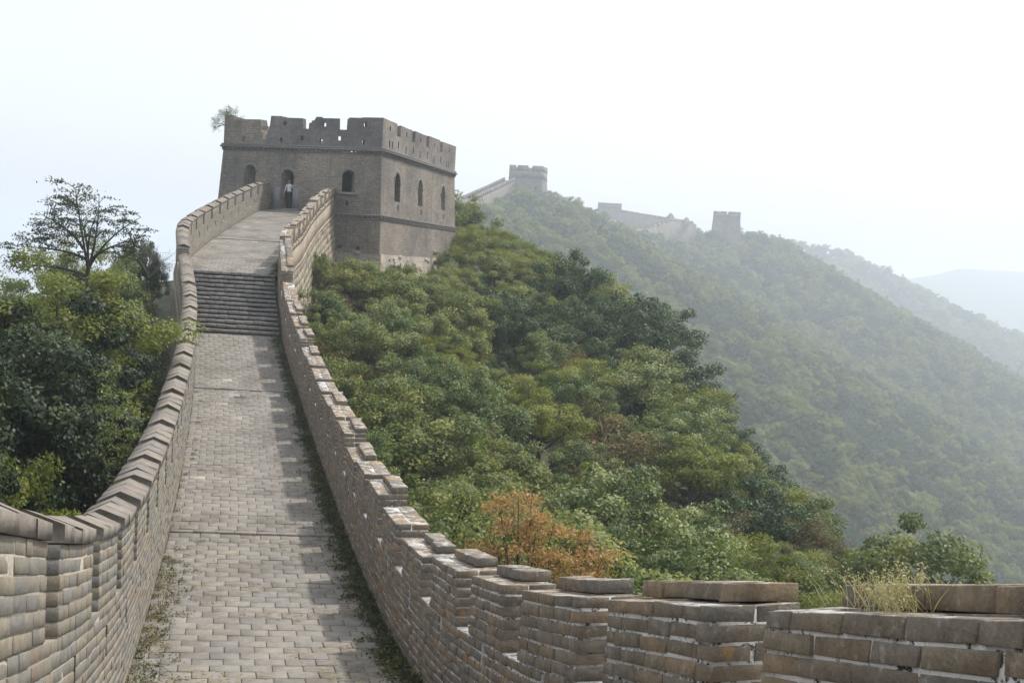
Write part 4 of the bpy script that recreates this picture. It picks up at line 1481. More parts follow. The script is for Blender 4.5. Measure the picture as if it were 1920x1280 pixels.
left = [('B', -11.3, 25.0, -1.3, 1.05, 'tall dark green tree among the trees beyond the sunlit parapet'), ('Y', -11.4, 27.0, -1.0, 1.05, 'big yellow green tree in front of the airy elm'), ('B', -10.2, 21.0, -1.5, 0.95, 'dark green tree at the frame edge left of the yellow green tree'), ('B', -9.6, 21.8, -2.1, 0.9, 'dark tree rising over the hollow beside the parapet'),
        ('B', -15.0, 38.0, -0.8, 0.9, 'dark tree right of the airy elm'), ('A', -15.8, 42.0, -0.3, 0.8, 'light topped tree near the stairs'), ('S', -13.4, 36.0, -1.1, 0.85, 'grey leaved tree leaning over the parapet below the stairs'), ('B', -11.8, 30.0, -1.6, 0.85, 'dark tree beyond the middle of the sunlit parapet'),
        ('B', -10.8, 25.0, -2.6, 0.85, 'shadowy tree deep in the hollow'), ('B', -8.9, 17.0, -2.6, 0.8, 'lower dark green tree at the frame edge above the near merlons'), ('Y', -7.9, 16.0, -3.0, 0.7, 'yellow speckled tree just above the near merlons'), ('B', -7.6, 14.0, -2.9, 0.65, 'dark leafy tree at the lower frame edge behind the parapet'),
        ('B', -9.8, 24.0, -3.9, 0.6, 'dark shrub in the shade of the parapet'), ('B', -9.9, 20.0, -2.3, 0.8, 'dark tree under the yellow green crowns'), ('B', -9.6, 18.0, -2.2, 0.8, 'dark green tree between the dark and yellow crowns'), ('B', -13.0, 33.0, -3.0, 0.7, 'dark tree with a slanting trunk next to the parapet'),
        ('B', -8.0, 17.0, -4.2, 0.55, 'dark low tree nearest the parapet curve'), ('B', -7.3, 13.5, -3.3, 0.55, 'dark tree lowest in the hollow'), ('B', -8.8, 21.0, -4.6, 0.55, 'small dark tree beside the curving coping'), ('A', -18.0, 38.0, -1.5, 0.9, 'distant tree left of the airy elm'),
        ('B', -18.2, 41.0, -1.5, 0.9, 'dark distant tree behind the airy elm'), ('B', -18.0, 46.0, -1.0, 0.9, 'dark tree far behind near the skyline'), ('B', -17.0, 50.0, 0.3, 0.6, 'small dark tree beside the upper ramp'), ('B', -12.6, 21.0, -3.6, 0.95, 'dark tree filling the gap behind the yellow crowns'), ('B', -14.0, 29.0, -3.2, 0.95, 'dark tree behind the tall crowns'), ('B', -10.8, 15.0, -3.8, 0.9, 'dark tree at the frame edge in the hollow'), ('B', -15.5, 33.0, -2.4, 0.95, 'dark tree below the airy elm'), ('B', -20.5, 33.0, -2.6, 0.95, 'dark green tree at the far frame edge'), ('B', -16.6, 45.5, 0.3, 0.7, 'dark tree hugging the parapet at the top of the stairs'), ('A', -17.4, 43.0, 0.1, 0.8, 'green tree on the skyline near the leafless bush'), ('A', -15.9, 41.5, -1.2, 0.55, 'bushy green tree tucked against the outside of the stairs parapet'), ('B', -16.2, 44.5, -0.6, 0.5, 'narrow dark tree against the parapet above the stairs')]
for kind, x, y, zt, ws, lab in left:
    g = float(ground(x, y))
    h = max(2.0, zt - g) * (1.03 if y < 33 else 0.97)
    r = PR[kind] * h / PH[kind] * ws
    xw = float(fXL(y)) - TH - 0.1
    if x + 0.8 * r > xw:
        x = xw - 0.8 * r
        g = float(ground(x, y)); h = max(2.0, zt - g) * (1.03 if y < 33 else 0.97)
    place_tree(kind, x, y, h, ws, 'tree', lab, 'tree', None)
# filler undergrowth left of the wall
for _ in range(44):
    y = rng.uniform(9, 46)
    d = rng.uniform(1.2, 9)
    x = float(fXL(y)) - TH - d
    kind = random.choice('bbbbs')
    h = rng.uniform(1.8, 3.0)
    r = PR[kind] * h / PH[kind]
    if d < 0.75 * r:
        continue
    place_tree(kind, x, y, h, 1.1, 'undergrowth_shrub', 'shadowed undergrowth shrub in the hollow beyond the sunlit parapet', 'shrub', 'undergrowth in the hollow beyond the sunlit parapet')

# airy elm against the sky
def airy_tree(base, leaders, outline, name, label):
    rs = np.random.default_rng(5)
    root = thing(name, base, label, 'tree')
    b0 = np.array(base)
    mb = MB()
    V, rn = [], []
    L = [[np.array(p, float) - b0 for p in l] for l in leaders]
    tube(mb, [(0, 0, -0.5), L[0][0] * 0.5 + np.array([0.06, 0, 0]), L[0][0]], [0.11, 0.09, 0.07])
    nodes = []
    def bez(a, b, c, n):
        return [a * (1 - t)**2 + 2 * b * t * (1 - t) + c * t * t for t in np.linspace(0, 1, n)]
    for a, b, c in L:
        pts = bez(a, b, c, 9)
        tube(mb, pts, list(np.linspace(0.05, 0.008, 9)), 5)
        nodes += pts[1:]
    nodes = np.array(nodes)
    def spray(c, size):
        k = int(150 * size)
        d = rs.normal(size=(k, 3)) * np.array([1, 1, 0.22])
        P = c + d * size * 0.5
        P[:, 2] -= 0.25 * np.abs(d[:, 0]) * size * 0.4
        N = rs.normal(size=(k, 3)) * 0.55 + np.array([0, 0, 0.8])
        V.append(leaf_quads(P, N, 0.085, 0.5, rs, 0.5))
        rn.append(np.clip(rs.normal(0.5, 0.2, k), 0, 1))
    def inside(x, z):
        c = False
        n = len(outline)
        for i in range(n):
            (x0, z0), (x1, z1) = outline[i], outline[(i + 1) % n]
            if (z0 > z) != (z1 > z) and x < (x1 - x0) * (z - z0) / (z1 - z0) + x0:
                c = not c
        return c
    T = []
    while len(T) < 108:
        x, z = rs.uniform(-16.4, -11.5), rs.uniform(-1.5, 2.0)
        if inside(x, z) and not (-14.6 < x < -13.0 and z < -0.55) and not (-14.3 < x < -12.9 and z < 0.1 and rs.random() < 0.7):
            y = 34 + float(np.clip(rs.normal(0, 0.5), -0.7, 0.7))
            if all((x - q[0])**2 + 0.25 * (y - q[1])**2 + 3.2 * (z - q[2])**2 > 0.05 for q in T):
                T.append((x, y, z))
        else:
            rs.random()
    for t_ in T:
        e = np.array(t_) - b0
        dd = nodes - e
        cost = np.linalg.norm(dd, axis=1) + 1.2 * np.maximum(0, dd[:, 2] + 0.15)
        s = nodes[int(np.argmin(cost))]
        mid = (s + e) / 2 + np.array([0, 0, 0.10])
        pts = bez(s, mid, e, 5)
        tube(mb, pts, list(np.linspace(0.015, 0.004, 5)), 4)
        ln = np.linalg.norm(e - s)
        spray(e, rs.uniform(0.26, 0.42))
        for t in (0.8, 0.6):
            if ln * t > 0.35:
                spray(s + (e - s) * t + rs.normal(0, 0.06, 3), rs.uniform(0.16, 0.26))
    link('trunk', mesh_np('trunk', np.array(mb.v), mb.f, M['bark_dark'], smooth=True), root)
    link('crown', leaves_mesh('crown', np.concatenate(V), np.concatenate(rn), M['leaf_air']), root)
    return root
eg = float(ground(-13.7, 34.0))
fk = (-13.62, 34.0, -0.95)
airy_tree((-13.7, 34.0, eg), [
    (fk, (-13.9, 34.0, 0.4), (-14.15, 34.1, 1.6)), (fk, (-13.3, 34.0, 0.3), (-13.3, 33.9, 1.45)), (fk, (-13.2, 34.1, 0.1), (-12.0, 34.0, 0.8)), ((-13.5, 34.0, -0.6), (-13.1, 33.9, -0.2), (-11.9, 33.7, 0.15)),
    ((-13.8, 34.0, -0.3), (-14.2, 34.2, 0.3), (-15.3, 34.1, 0.75)), ((-13.75, 34.0, -0.6), (-14.3, 33.8, -0.3), (-15.9, 34.0, -0.35)), ((-13.65, 34.0, -1.2), (-14.4, 34.1, -0.8), (-16.1, 34.2, -1.0)), (fk, (-13.8, 34.5, 0.2), (-14.5, 35.0, 1.0)), (fk, (-13.5, 33.4, 0.1), (-13.0, 33.1, 0.9))],
    [(-16.35, -1.25), (-16.2, -0.6), (-15.95, 0.0), (-15.55, 0.35), (-15.35, 0.8), (-14.95, 1.15), (-14.55, 1.45), (-14.5, 1.85), (-14.0, 1.75), (-13.6, 1.5), (-13.3, 1.65), (-12.9, 1.3), (-12.1, 1.05), (-11.85, 0.7), (-11.7, 0.35), (-11.9, 0.0), (-11.8, -0.25), (-12.6, -0.45), (-13.2, -0.7), (-14.2, -0.9), (-15.2, -1.2)],
    'elm_tree', 'tall airy dark elm standing out against the sky')

# small-leaved sprays: pale shrub left, orange shrub, bare twigs
def spray_shrub(name, label, base, targets, cl_r, n_lf, leaf, mat, stem_mat, stem_r, extra=None, flat=0.5, cat='shrub', aspect=0.45):
    rs = np.random.default_rng(abs(hash(label)) % 1000 if False else len(label) * 7)
    root = thing(name, base, label, cat)
    b0 = np.array(base)
    mb = MB(); V, rn, V2, rn2 = [], [], [], []
    for (x, y, z) in targets:
        e = np.array([x, y, z]) - b0
        mid = e * np.array([0.35, 0.35, 0.55]) + rs.normal(0, 0.05, 3)
        tube(mb, [(0, 0, -0.4), mid, e], [stem_r, stem_r * 0.6, stem_r * 0.2], 5)
        for t in (0.55, 0.7, 0.85, 1.0):
            c = mid * (1 - t) + e * t + rs.normal(0, cl_r * 0.5, 3)
            k = int(n_lf * rs.uniform(0.7, 1.3))
            d = rs.normal(size=(k, 3)) * np.array([1, 1, flat])
            P = c + d * cl_r * 0.55
            N = rs.normal(size=(k, 3)) * 0.7 + np.array([0, 0, 0.6])
            V.append(leaf_quads(P, N, leaf, aspect, rs, 0.6)); rn.append(np.clip(rs.normal(0.45, 0.2, k), 0, 0.95))
            if extra:
                k2 = int(k * 0.10)
                P2 = c + rs.normal(size=(k2, 3)) * cl_r * 0.75
                V2.append(leaf_quads(P2, rs.normal(size=(k2, 3)) + np.array([0, 0, .6]), leaf * 1.2, 0.5, rs, 0.6)); rn2.append(rs.random(k2))
    link('stems', mesh_np('stems', np.array(mb.v), mb.f, stem_mat, smooth=True), root)
    link('crown', leaves_mesh('crown', np.concatenate(V), np.concatenate(rn), mat), root)
    if extra:
        link('green_leaves', leaves_mesh('green_leaves', np.concatenate(V2), np.concatenate(rn2), extra), root)
    return root
og = float(ground(0.5, 19.0))
spray_shrub('withered_shrub', 'withered orange brown shrub behind the shaded parapet', (0.45, 19.0, og), [(0.52, 19.0, -4.12), (0.28, 18.7, -4.15), (-0.05, 19.2, -4.35), (-0.25, 18.9, -4.72), (0.1, 18.6, -4.85), (0.75, 19.2, -4.30), (0.95, 18.8, -4.55), (0.62, 18.6, -4.7)], 0.23, 130, 0.075, M['leaf_o'], M['bark_dark'], 0.035, M['leaf_y'], 0.5)
spray_shrub('withered_shrub', 'second withered orange shrub lower beside the first', (1.2, 18.2, float(ground(1.2, 18.2))), [(1.55, 18.2, -4.62), (1.75, 18.0, -4.95), (1.05, 18.4, -4.78), (0.85, 18.1, -5.0), (1.3, 17.9, -5.05), (1.85, 18.3, -5.12), (1.55, 18.0, -5.35), (1.2, 18.5, -5.15)], 0.22, 130, 0.075, M['leaf_o'], M['bark_dark'], 0.03, M['leaf_y'], 0.5)
pg = float(ground(-7.7, 20.0))
spray_shrub('pale_shrub', 'pale sparse leaved shrub sticking up from the dark hollow', (-7.25, 20.0, pg), [(-7.45, 20.0, -2.45), (-7.5, 19.9, -2.8), (-7.75, 20.1, -2.9), (-7.15, 20.0, -2.85), (-7.0, 20.2, -3.3), (-6.95, 20.0, -3.7), (-7.3, 19.8, -3.2), (-7.1, 19.7, -3.9), (-6.95, 19.8, -4.2)], 0.16, 60, 0.065, M['leaf_s'], M['bark_dark'], 0.014)
# leafless twigs: behind the left parapet below the ramp, on the slope, on the tower top
def twigs(name, label, base, h, spread, n, r, mat, seed, lean=(0, 0), leafmat=None):
    rs = np.random.default_rng(seed)
    root = thing(name, base, label, 'bush')
    mb = MB(); V, rn = [], []
    def grow(p, d, l, r_, lev):
        q = p + d * l + rs.normal(0, 0.03 * l, 3)
        tube(mb, [p, (p + q) / 2 + rs.normal(0, 0.04 * l, 3), q], [r_, r_ * 0.8, r_ * 0.55], 4)
        if lev == 0:
            if leafmat is not None:
                P = q + rs.normal(0, 0.05, (8, 3))
                V.append(leaf_quads(P, rs.normal(size=(8, 3)), 0.05, 0.5, rs)); rn.append(rs.random(8))
            return
        for _ in range(3):
            dd = d + rs.normal(0, 0.45, 3); dd /= np.linalg.norm(dd)
            grow(p + (q - p) * rs.uniform(0.5, 1), dd, l * 0.66, r_ * 0.5, lev - 1)
    for _ in range(n):
        d = np.array([rs.normal(0, spread) + lean[0], rs.normal(0, spread) + lean[1], 1.0]); d /= np.linalg.norm(d)
        grow(np.zeros(3), d, h * 0.42, r, 3)
    link('twigs', mesh_np('twigs', np.array(mb.v), mb.f, mat, smooth=True), root)
    if V:
        link('leaves', leaves_mesh('leaves', np.concatenate(V), np.concatenate(rn), leafmat), root)
twigs('bare_bush', 'leafless grey bush behind the parapet below the ramp', (-14.75, 43.0, -1.4), 1.9, 0.5, 5, 0.02, M['twig'], 3)
twigs('bare_bush', 'dead branch poking out at the outer edge of the slope', (8.0, 52.0, float(ground(8, 52)) + 0.3), 3.4, 0.4, 3, 0.04, M['bark_dark'], 4, (0.5, 0))
twigs('bare_bush', 'grey dead thicket between the shrubs above the orange shrub', (4.6, 33.0, float(ground(4.6, 33))), 2.6, 0.5, 7, 0.02, M['twig'], 8)
twigs('roof_bush', 'scraggly bush growing from the top corner of the watchtower', tower_pt(-10.2, 0.5, 7.3), 1.5, 0.75, 13, 0.02, M['twig'], 6, (-0.7, 0), M['leaf_s'])

# ------------------------------------------------------------------ forest on the far hills (one mass)
def forest(name, label, crown_obj, pts, rot, scl):
    me = bpy.data.meshes.new(name)
    me.vertices.add(len(pts))
    me.vertices.foreach_set('co', np.asarray(pts, np.float32).ravel())
    for nm, dat in (('rotz', rot), ('scl', scl)):
        a = me.attributes.new(nm, 'FLOAT', 'POINT')
        a.data.foreach_set('value', np.asarray(dat, np.float32))
    o = link(name, me)
    tag(o, label, 'forest', None, 'stuff')
    ng = bpy.data.node_groups.new(name, 'GeometryNodeTree')
    ng.interface.new_socket('Geometry', in_out='INPUT', socket_type='NodeSocketGeometry')
    ng.interface.new_socket('Geometry', in_out='OUTPUT', socket_type='NodeSocketGeometry')
    N = ng.nodes
    gi, go = N.new('NodeGroupInput'), N.new('NodeGroupOutput')
    ip = N.new('GeometryNodeInstanceOnPoints')
    oi = N.new('GeometryNodeObjectInfo')
    oi.inputs['Object'].default_value = crown_obj
    oi.inputs['As Instance'].default_value = True
    oi.transform_space = 'ORIGINAL'
    ar = N.new('GeometryNodeInputNamedAttribute'); ar.data_type = 'FLOAT'; ar.inputs[0].default_value = 'rotz'
    asc = N.new('GeometryNodeInputNamedAttribute'); asc.data_type = 'FLOAT'; asc.inputs[0].default_value = 'scl'
    cx = N.new('ShaderNodeCombineXYZ')
    L = ng.links
    L.new(ar.outputs[0], cx.inputs[2])
    L.new(gi.outputs[0], ip.inputs['Points'])
    L.new(oi.outputs['Geometry'], ip.inputs['Instance'])
    L.new(cx.outputs[0], ip.inputs['Rotation'])
    L.new(asc.outputs[0], ip.inputs['Scale'])
    L.new(ip.outputs[0], go.inputs[0])
    md = o.modifiers.new('forest', 'NODES')
    md.node_group = ng
    return o
def crown_of(mesh):
    for o in bpy.data.objects:
        if o.data is mesh:
            return o
FP = {k: [] for k in 'abyd'}
def scatter(x0, x1, y0, y1, step, hmin, hmax, cond):
    xs = np.arange(x0, x1, step); ys = np.arange(y0, y1, step)
    X, Y = np.meshgrid(xs, ys)
    X = X + rng.uniform(-step * .45, step * .45, X.shape); Y = Y + rng.uniform(-step * .45, step * .45, X.shape)
    X = X.ravel(); Y = Y.ravel()
    Z = ground(X, Y)
    P = np.stack([X, Y, Z + 2], 1)
    zc = P @ F_
    u = (P @ CR) / zc; v = (P @ CU) / zc
    ok = (np.abs(u) < 0.54) & (v > -0.37) & (v < 0.3) & cond(X, Y, Z, u, v)
    for x, y, z in zip(X[ok], Y[ok], Z[ok]):
        n = float(vnoise(x, y, 14, 41)) + rng.normal(0, 0.12)
        k = 'b' if n > 0.05 else ('a' if n > -0.22 else ('y' if n > -0.36 else 'd'))
        h = rng.uniform(hmin, hmax) * (0.7 if k == 'd' else 1)
        FP[k].append((x, y, z - 0.3, rng.uniform(0, 6.28), h / PH[k]))
def scatter_low(y0, y1, dmax, step):
    n = 0
    for y in np.arange(y0, y1, step):
        for d in np.arange(0.7, dmax, step):
            yy = y + rng.uniform(-.5, .5) * step; dd = d + rng.uniform(-.5, .5) * step
            xo = float(fXR(yy)) + TH + 0.2 if yy < 60 else float(rnx(yy) + rnh(yy))
            if 60 <= yy < 79:
                xo = max(xo, -8.2 + 0.27 * (yy - 63) + 0.6)
            x = xo + max(0.5, dd)
            z = float(ground(x, yy))
            p = np.array([x, yy, z + 1]); zc = p @ F_
            if abs(p @ CR) / zc > 0.53 or (p @ CU) / zc < -0.36:
                continue
            k = 'b' if rng.random() < 0.75 else ('a' if rng.random() < 0.7 else 'd')  # mostly dark leaves, so the colour paints the shade between crowns
            LOW[k].append((x, yy, z - 0.15, rng.uniform(0, 6.28), rng.uniform(0.22, 0.4) if dd > 1.2 else 0.2))
LOW = {k: [] for k in 'abd'}
scatter_low(8, 92, 30, 1.5)
def not_on_wall(X, Y):
    """keeps trees off the far towers and walls"""
    ok = np.ones(X.shape, bool)
    for (x, y, r) in ((2.6, 433, 11.5), (59, 709, 13), (116.4, 602, 9.0)):
        ok &= np.hypot(X - x, (Y - y)) > r
    for pts in ([(-26, 333), (-4, 429)], [(66, 708), (112, 684)], [(37, 514), (58.5, 545), (68, 555), (92, 570)]):
        for (x0, y0), (x1, y1) in zip(pts[:-1], pts[1:]):
            ex, ey = x1 - x0, y1 - y0
            t = np.clip(((X - x0) * ex + (Y - y0) * ey) / (ex * ex + ey * ey), 0, 1)
            ok &= np.hypot(X - x0 - t * ex, Y - y0 - t * ey) > 6.5
    return ok
scatter(-10, 120, 14, 94, 3.2, 3.0, 4.6, lambda X, Y, Z, u, v: (X > np.where(Y < 60, fXR(Y) + TH + 0.2, rnx(Y) + rnh(Y)) + np.clip(fEdge(Y), 2.5, 24) + 4))
scatter(-50, 260, 94, 350, 5.0, 4.4, 7.2, lambda X, Y, Z, u, v: (u > -0.06) & (X > rnx(Y) + 3))
scatter(-50, 420, 350, 736, 6.2, 5.2, 8.6, lambda X, Y, Z, u, v: (u > -0.05) & not_on_wall(X, Y))
scatter(95, 720, 736, 1140, 11.5, 9, 14, lambda X, Y, Z, u, v: (u > 0.1) & (Z > -95))
WORDS = {'a': 'hazy mass of green trees covering the far hillside', 'b': 'hazy mass of dark trees covering the far hillside', 'y': 'scattered yellowish trees in the hazy far woods', 'd': 'scattered dry brownish trees in the hazy far woods'}
for k, w_ in (('a', 'low green undergrowth filling the gaps between the slope shrubs'), ('b', 'low undergrowth coloured dark as the shade between the slope trees'), ('d', 'low dry undergrowth between the slope shrubs')):
    a_ = np.array(LOW[k])
    forest('undergrowth', w_, crown_of(PROTO[k][1][0]), a_[:, :3], a_[:, 3], a_[:, 4])
for k in 'abyd':
    if FP[k]:
        a_ = np.array(FP[k])
        forest('forest', WORDS[k], crown_of(PROTO[k][0][0]), a_[:, :3], a_[:, 3], a_[:, 4])
        print('forest', k, len(a_))

# ------------------------------------------------------------------ weeds, litter, dry grass
def weeds(name, label, spots, leaf, mat, hgt, seed, up=0.6):
    rs = np.random.default_rng(seed)
    V, rn = [], []
    for (x, y, z, s, n, tone) in spots:
        d = rs.normal(size=(n, 3)) * np.array([s * 0.5, s * 0.5, 0])
        P = np.array([x, y, z]) + d
        P[:, 2] += np.abs(rs.normal(0, hgt * 0.5, n)) * np.exp(-(d[:, 0]**2 + d[:, 1]**2) / (s * s + 1e-6)) + 0.008
        N = rs.normal(size=(n, 3)) * 0.6 + np.array([0, 0, up])
        V.append(leaf_quads(P, N, leaf, 0.45, rs)); rn.append(np.clip(tone + rs.normal(0, 0.16, n), 0, 1))
    o = link(name, leaves_mesh(name, np.concatenate(V), np.concatenate(rn), mat))
    tag(o, label, 'weeds', None, 'stuff')
    return o
sp = []
for q in np.arange(9.0, 62, 0.055):
    W = floor_w(q)
    dens = 0.55 + 0.9 * float(vnoise(q * 2.3, 0, 1.0, 51))
    if rng.random() < dens + 0.25:
        m_ = W - abs(rng.normal(0.0, 0.17)) - 0.03
        x, y, z = [float(c) for c in mapF(q, m_, 0)]
        if STAIR0 - 0.1 < q < STAIR1 + 0.1:
            k = int((q - STAIR0) / (STAIR1 - STAIR0) * NSTEP + 1)
            z = zs0 + (zs1 - zs0) * max(0, min(NSTEP, k)) / NSTEP
        sp.append((x, y, z, 0.14, 40, 0.45 + (0.35 if rng.random() < 0.2 else 0)))
weeds('weeds', 'strip of creeping weeds along the foot of the shaded parapet', sp, 0.05, M['weed'], 0.12, 1)
sp = []
for q in list(np.arange(10.5, 18.0, 0.05)) + list(np.arange(18, 34, 0.5)):
    x, y, z = [float(c) for c in mapF(q + rng.uniform(-.1, .1), abs(rng.normal(0.03, 0.22)) + 0.02, 0)]
    if rng.random() < 0.75:
        sp.append((x, y, z, rng.uniform(0.06, 0.16), 40, 0.5 if rng.random() < 0.45 else 0.97))
weeds('weeds', 'tufts of weeds at the foot of the sunlit parapet', sp, 0.032, M['weed'], 0.07, 2)
# fallen leaves caught in the joints
rs = np.random.default_rng(77)
V, rn = [], []
for _ in range(6000):
    q = 9.5 + 11.5 * rs.random() ** 1.3
    W = floor_w(q)
    m_ = rs.uniform(0.1, W - 0.1)
    if vnoise(q * 2, m_ * 2, 1.2, 61) < -0.02:
        continue
    x, y, z = [float(c) for c in mapF(q, m_, 0)]
    k = int(rs.integers(1, 4))
    P = np.array([x, y, z + 0.008]) + rs.normal(0, 1, (k, 3)) * np.array([0.03, 0.03, 0.0])
    V.append(leaf_quads(P, np.array([[-0.0, 0.2, 1]]).repeat(k, 0) + rs.normal(0, 0.15, (k, 3)), 0.034, 0.5, rs)); rn.append(rs.random(k))
o = link('leaf_litter', leaves_mesh('leaf_litter', np.concatenate(V), np.concatenate(rn), M['litter']))
tag(o, 'small fallen yellow leaves scattered over the near paving', 'leaf litter', None, 'stuff')

def grass_tuft(name, label, base, n, h, spread, seed, lean=0.0, sub=True):
    rs = np.random.default_rng(seed)
    mb = MB(); V, rn = [], []
    for _ in range(n):
        b = np.array([rs.normal(0, spread), rs.normal(0, spread * 0.5), 0])
        l = h * rs.uniform(0.45, 1.0)
        d = np.array([rs.normal(lean, 0.4), rs.normal(0, 0.3), 1.0]); d /= np.linalg.norm(d)
        tip = b + d * l
        bend = tip + np.array([d[0] * 0.25 * l, d[1] * 0.2 * l, -0.05 * l])
        w = np.cross(d, (0, 1, 0)); w = w / (np.linalg.norm(w) + 1e-9) * 0.0013
        vs = [b - w, b + w, (b + tip) / 2 + w, (b + tip) / 2 - w, bend]
        mb.add(vs, [(0, 1, 2, 3), (3, 2, 4)], 0, None, float(rs.random()))
        if rs.random() < 0.7:
            k = 9
            t = rs.uniform(0.55, 1.05, (k, 1))
            P = b + (bend - b) * t + rs.normal(0, 0.008, (k, 3))
            V.append(leaf_quads(P, rs.normal(size=(k, 3)), 0.012, 0.5, rs)); rn.append(rs.random(k))
    root = thing(name, base, label, 'grass')
    link('blades', mesh_np('blades', np.array(mb.v), mb.f, M['straw'], rnd=mb.r), root)
    link('seed_heads', leaves_mesh('seed_heads', np.concatenate(V), np.concatenate(rn), M['straw']), root)
gz = 16 * CO
x, y, z = [float(c) for c in mapR(3.86, gz, 0.16)]
grass_tuft('dry_grass_tuft', 'tuft of dry straw coloured grass on the nearest broken parapet top', (x, y, z), 150, 0.20, 0.10, 3, -0.25)
# small fern in a joint of the nearest parapet
V, rn = [], []
x, y, z = [float(c) for c in mapR(3.72, 14.85 * CO, -0.012)]
P = np.array([x, y, z]) + np.random.default_rng(9).normal(0, 1, (40, 3)) * np.array([0.012, 0.012, 0.022])
o = link('wall_fern', leaves_mesh('wall_fern', leaf_quads(P, np.random.default_rng(9).normal(size=(40, 3)), 0.018, 0.5, np.random.default_rng(9)), np.random.default_rng(9).random(40) * 0.6, M['weed']))
tag(o, 'tiny green fern sprouting from a joint of the near parapet', 'plant')

# ------------------------------------------------------------------ person in the doorway
def person():
    bp = tower_pt(-5.88, 0.12, 2.56)
    root = thing('person', tuple(bp), 'person in white shirt and dark trousers standing in the tower doorway', 'person')
    root.rotation_euler = (0, 0, -PSI + rad(4))
    J = {  # joint: (x, y, z, radius x, radius y); the figure faces -y
        'pelvis': (0, 0, 0.95, .150, .105), 'waist': (0, 0, 1.10, .135, .095), 'chest': (0, -.01, 1.30, .165, .105), 'neckb': (0, 0, 1.45, .085, .07), 'neck': (0, -.005, 1.52, .052, .055), 'headl': (0, -.02, 1.58, .066, .085), 'headm': (0, -.02, 1.66, .076, .095), 'headt': (0, -.01, 1.74, .045, .055),
        'shl': (-.17, 0, 1.42, .062, .06), 'ell': (-.26, .02, 1.16, .047, .047), 'wrl': (-.31, -.05, .93, .034, .030), 'hdl': (-.325, -.065, .84, .042, .024),
        'shr': (.17, 0, 1.42, .062, .06), 'elr': (.25, .06, 1.16, .047, .047), 'wrr': (.16, .12, .98, .034, .030), 'hdr': (.10, .13, .96, .04, .03),
        'hpl': (-.09, 0, .88, .095, .095), 'knl': (-.10, -.02, .49, .068, .068), 'anl': (-.10, .01, .09, .052, .056), 'tol': (-.11, -.14, .04, .045, .032),
        'hpr': (.09, 0, .88, .095, .095), 'knr': (.10, -.01, .49, .068, .068), 'anr': (.11, .01, .09, .052, .056), 'tor': (.13, -.14, .04, .045, .032)}
    E = [('pelvis', 'waist'), ('waist', 'chest'), ('chest', 'neckb'), ('neckb', 'neck'), ('neck', 'headl'), ('headl', 'headm'), ('headm', 'headt'), ('chest', 'shl'), ('shl', 'ell'), ('ell', 'wrl'), ('wrl', 'hdl'), ('chest', 'shr'), ('shr', 'elr'), ('elr', 'wrr'), ('wrr', 'hdr'), ('pelvis', 'hpl'), ('hpl', 'knl'), ('knl', 'anl'), ('anl', 'tol'), ('pelvis', 'hpr'), ('hpr', 'knr'), ('knr', 'anr'), ('anr', 'tor')]
    names = list(J)
    me = bpy.data.meshes.new('body')
    me.from_pydata([J[n][:3] for n in names], [(names.index(a), names.index(b)) for a, b in E], [])
    ob = bpy.data.objects.new('tmp_body', me)
    col.objects.link(ob)
    md = ob.modifiers.new('skin', 'SKIN')
    sk = me.skin_vertices[0].data
    for i, n in enumerate(names):
        sk[i].radius = (J[n][3], J[n][4])
        sk[i].use_root = (n == 'pelvis')
    sb = ob.modifiers.new('sub', 'SUBSURF'); sb.levels = 2; sb.render_levels = 2
    dg = bpy.context.evaluated_depsgraph_get()
    m2 = bpy.data.meshes.new_from_object(ob.evaluated_get(dg))
    bpy.data.objects.remove(ob)
    m2.name = 'body'
    m2.materials.clear()
    for m_ in (plain_mat('skin', (0.36, 0.22, 0.15), 0.1, 20, 0.6, 0), plain_mat('white_shirt', (0.55, 0.55, 0.56), 0.06, 14, 0.8, 0.2), plain_mat('dark_trousers', (0.02, 0.021, 0.026), 0.2, 14, 0.8, 0.2), plain_mat('dark_shoe', (0.015, 0.013, 0.012), 0.2, 14, 0.5, 0)):
        m2.materials.append(m_)
    for p in m2.polygons:
        c = p.center
        if c.z > 1.475: i = 0
        elif c.z > 1.02 and abs(c.x) < 0.2: i = 1
        elif abs(c.x) >= 0.2 or (c.z > 0.9 and c.y > 0.085):
            i = 1 if c.z > 1.06 else (0 if c.z > 0.7 else 2)
        elif c.z < 0.09: i = 3
        else: i = 2
        p.material_index = i
        p.use_smooth = True
    link('body', m2, root)
    # short dark hair as a cap over the skull
    mb = MB()
    n, rws = 12, 5
    vs = []
    for r in range(rws + 1):
        th = (math.pi * 0.52) * r / rws
        for k in range(n):
            a = k * math.tau / n
            back = 0.5 + 0.5 * math.sin(a)
            t2 = th * (0.75 + 0.45 * back)
            vs.append((0.086 * math.sin(t2) * math.cos(a), -0.012 + 0.106 * math.sin(t2) * math.sin(a), 1.665 + 0.118 * math.cos(t2)))
    fs = [(r * n + k, r * n + (k + 1) % n, (r + 1) * n + (k + 1) % n, (r + 1) * n + k) for r in range(rws) for k in range(n)]
    mb.add(vs, fs)
    mb.build('hair', [plain_mat('black_hair', (0.012, 0.011, 0.010), 0.2, 30, 0.5, 0)], root, None, True)
    # nose, eyes, mouth, ears, fingers
    mb = MB()
    tube(mb, [(0, -.108, 1.665), (0, -.128, 1.628), (0, -.112, 1.618)], [.008, .014, .009])
    for s in (-1, 1):
        tube(mb, [(s * .078, -.01, 1.68), (s * .086, -.004, 1.65), (s * .078, -.012, 1.61)], [.008, .014, .008])
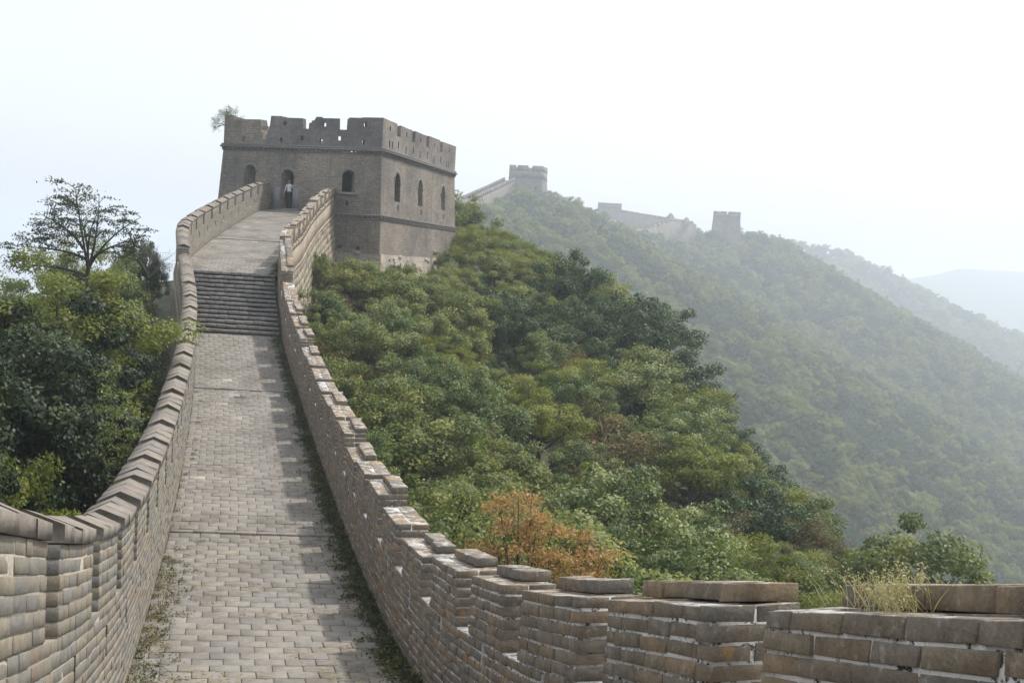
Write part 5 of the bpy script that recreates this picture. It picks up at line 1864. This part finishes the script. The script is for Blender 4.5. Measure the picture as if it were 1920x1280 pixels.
    for hx, hy, hz in ((-.325, -.07, .80),):
        for k in range(4):
            o_ = (k - 1.5) * 0.017
            L_ = (.062, .072, .068, .052)[k]
            tube(mb, [(hx - .006, hy + o_, hz), (hx - .008, hy + o_ - .004, hz - L_ * .55), (hx + .008, hy + o_ - .002, hz - L_)], [.0085, .008, .006], 5)
        tube(mb, [(hx + .01, hy - .02, hz + .045), (hx + .02, hy - .05, hz + .01), (hx + .02, hy - .055, hz - .02)], [.010, .009, .007], 5)
    mb.build('face_details', [bpy.data.materials['skin']], root, None, True)
    mb = MB()
    for s in (-1, 1):
        tube(mb, [(s * .032, -.106, 1.672), (s * .032, -.114, 1.672)], [.010, .006], 8)
    mb.build('eyes', [bpy.data.materials['dark_shoe']], root, None, True)
    mb = MB()
    tube(mb, [(-.022, -.104, 1.592), (0, -.111, 1.59), (.022, -.104, 1.592)], [.004, .006, .004])
    mb.build('mouth', [plain_mat('lips', (0.28, 0.11, 0.09), 0.1, 30, 0.5, 0)], root, None, True)
    return root, bp
pers, bp = person()
# folded red paper fan held at the side
c_, s_ = math.cos(-PSI + rad(4)), math.sin(-PSI + rad(4))
hx, hy = -.335, -.085
fanp = (bp[0] + hx * c_ - hy * s_, bp[1] + hx * s_ + hy * c_, bp[2] + 0.79)
mb = MB()
tube(mb, [(0, 0, 0.07), (-0.012, -0.004, -0.10), (-0.03, -0.008, -0.24)], [.012, .018, .024], 6)
o = mb.build('red_pouch', [plain_mat('red_cloth', (0.42, 0.05, 0.06), 0.2, 20, 0.7, 0.1)], None, None, True)
o.location = fanp
tag(o, 'thin red pouch held by the person in the doorway', 'pouch')

# ------------------------------------------------------------------ haze: the air of the whole place
hz_top = 62.0
mb = MB()
mb.box(-4400, 4400, -1000, 6200, ZMIN - 1.0, hz_top)
hm, nt, out = new_mat('humid_haze')
pv = nt.nodes.new('ShaderNodeVolumePrincipled')
pv.inputs['Color'].default_value = (0.86, 0.93, 1.0, 1)
pv.inputs['Density'].default_value = HAZE_DENSITY
pv.inputs['Anisotropy'].default_value = 0.3
nt.links.new(pv.outputs[0], out.inputs['Volume'])
hz = mb.build('haze', [hm])
tag(hz, 'pale humid haze filling the air over the hills', 'haze', None, 'stuff')
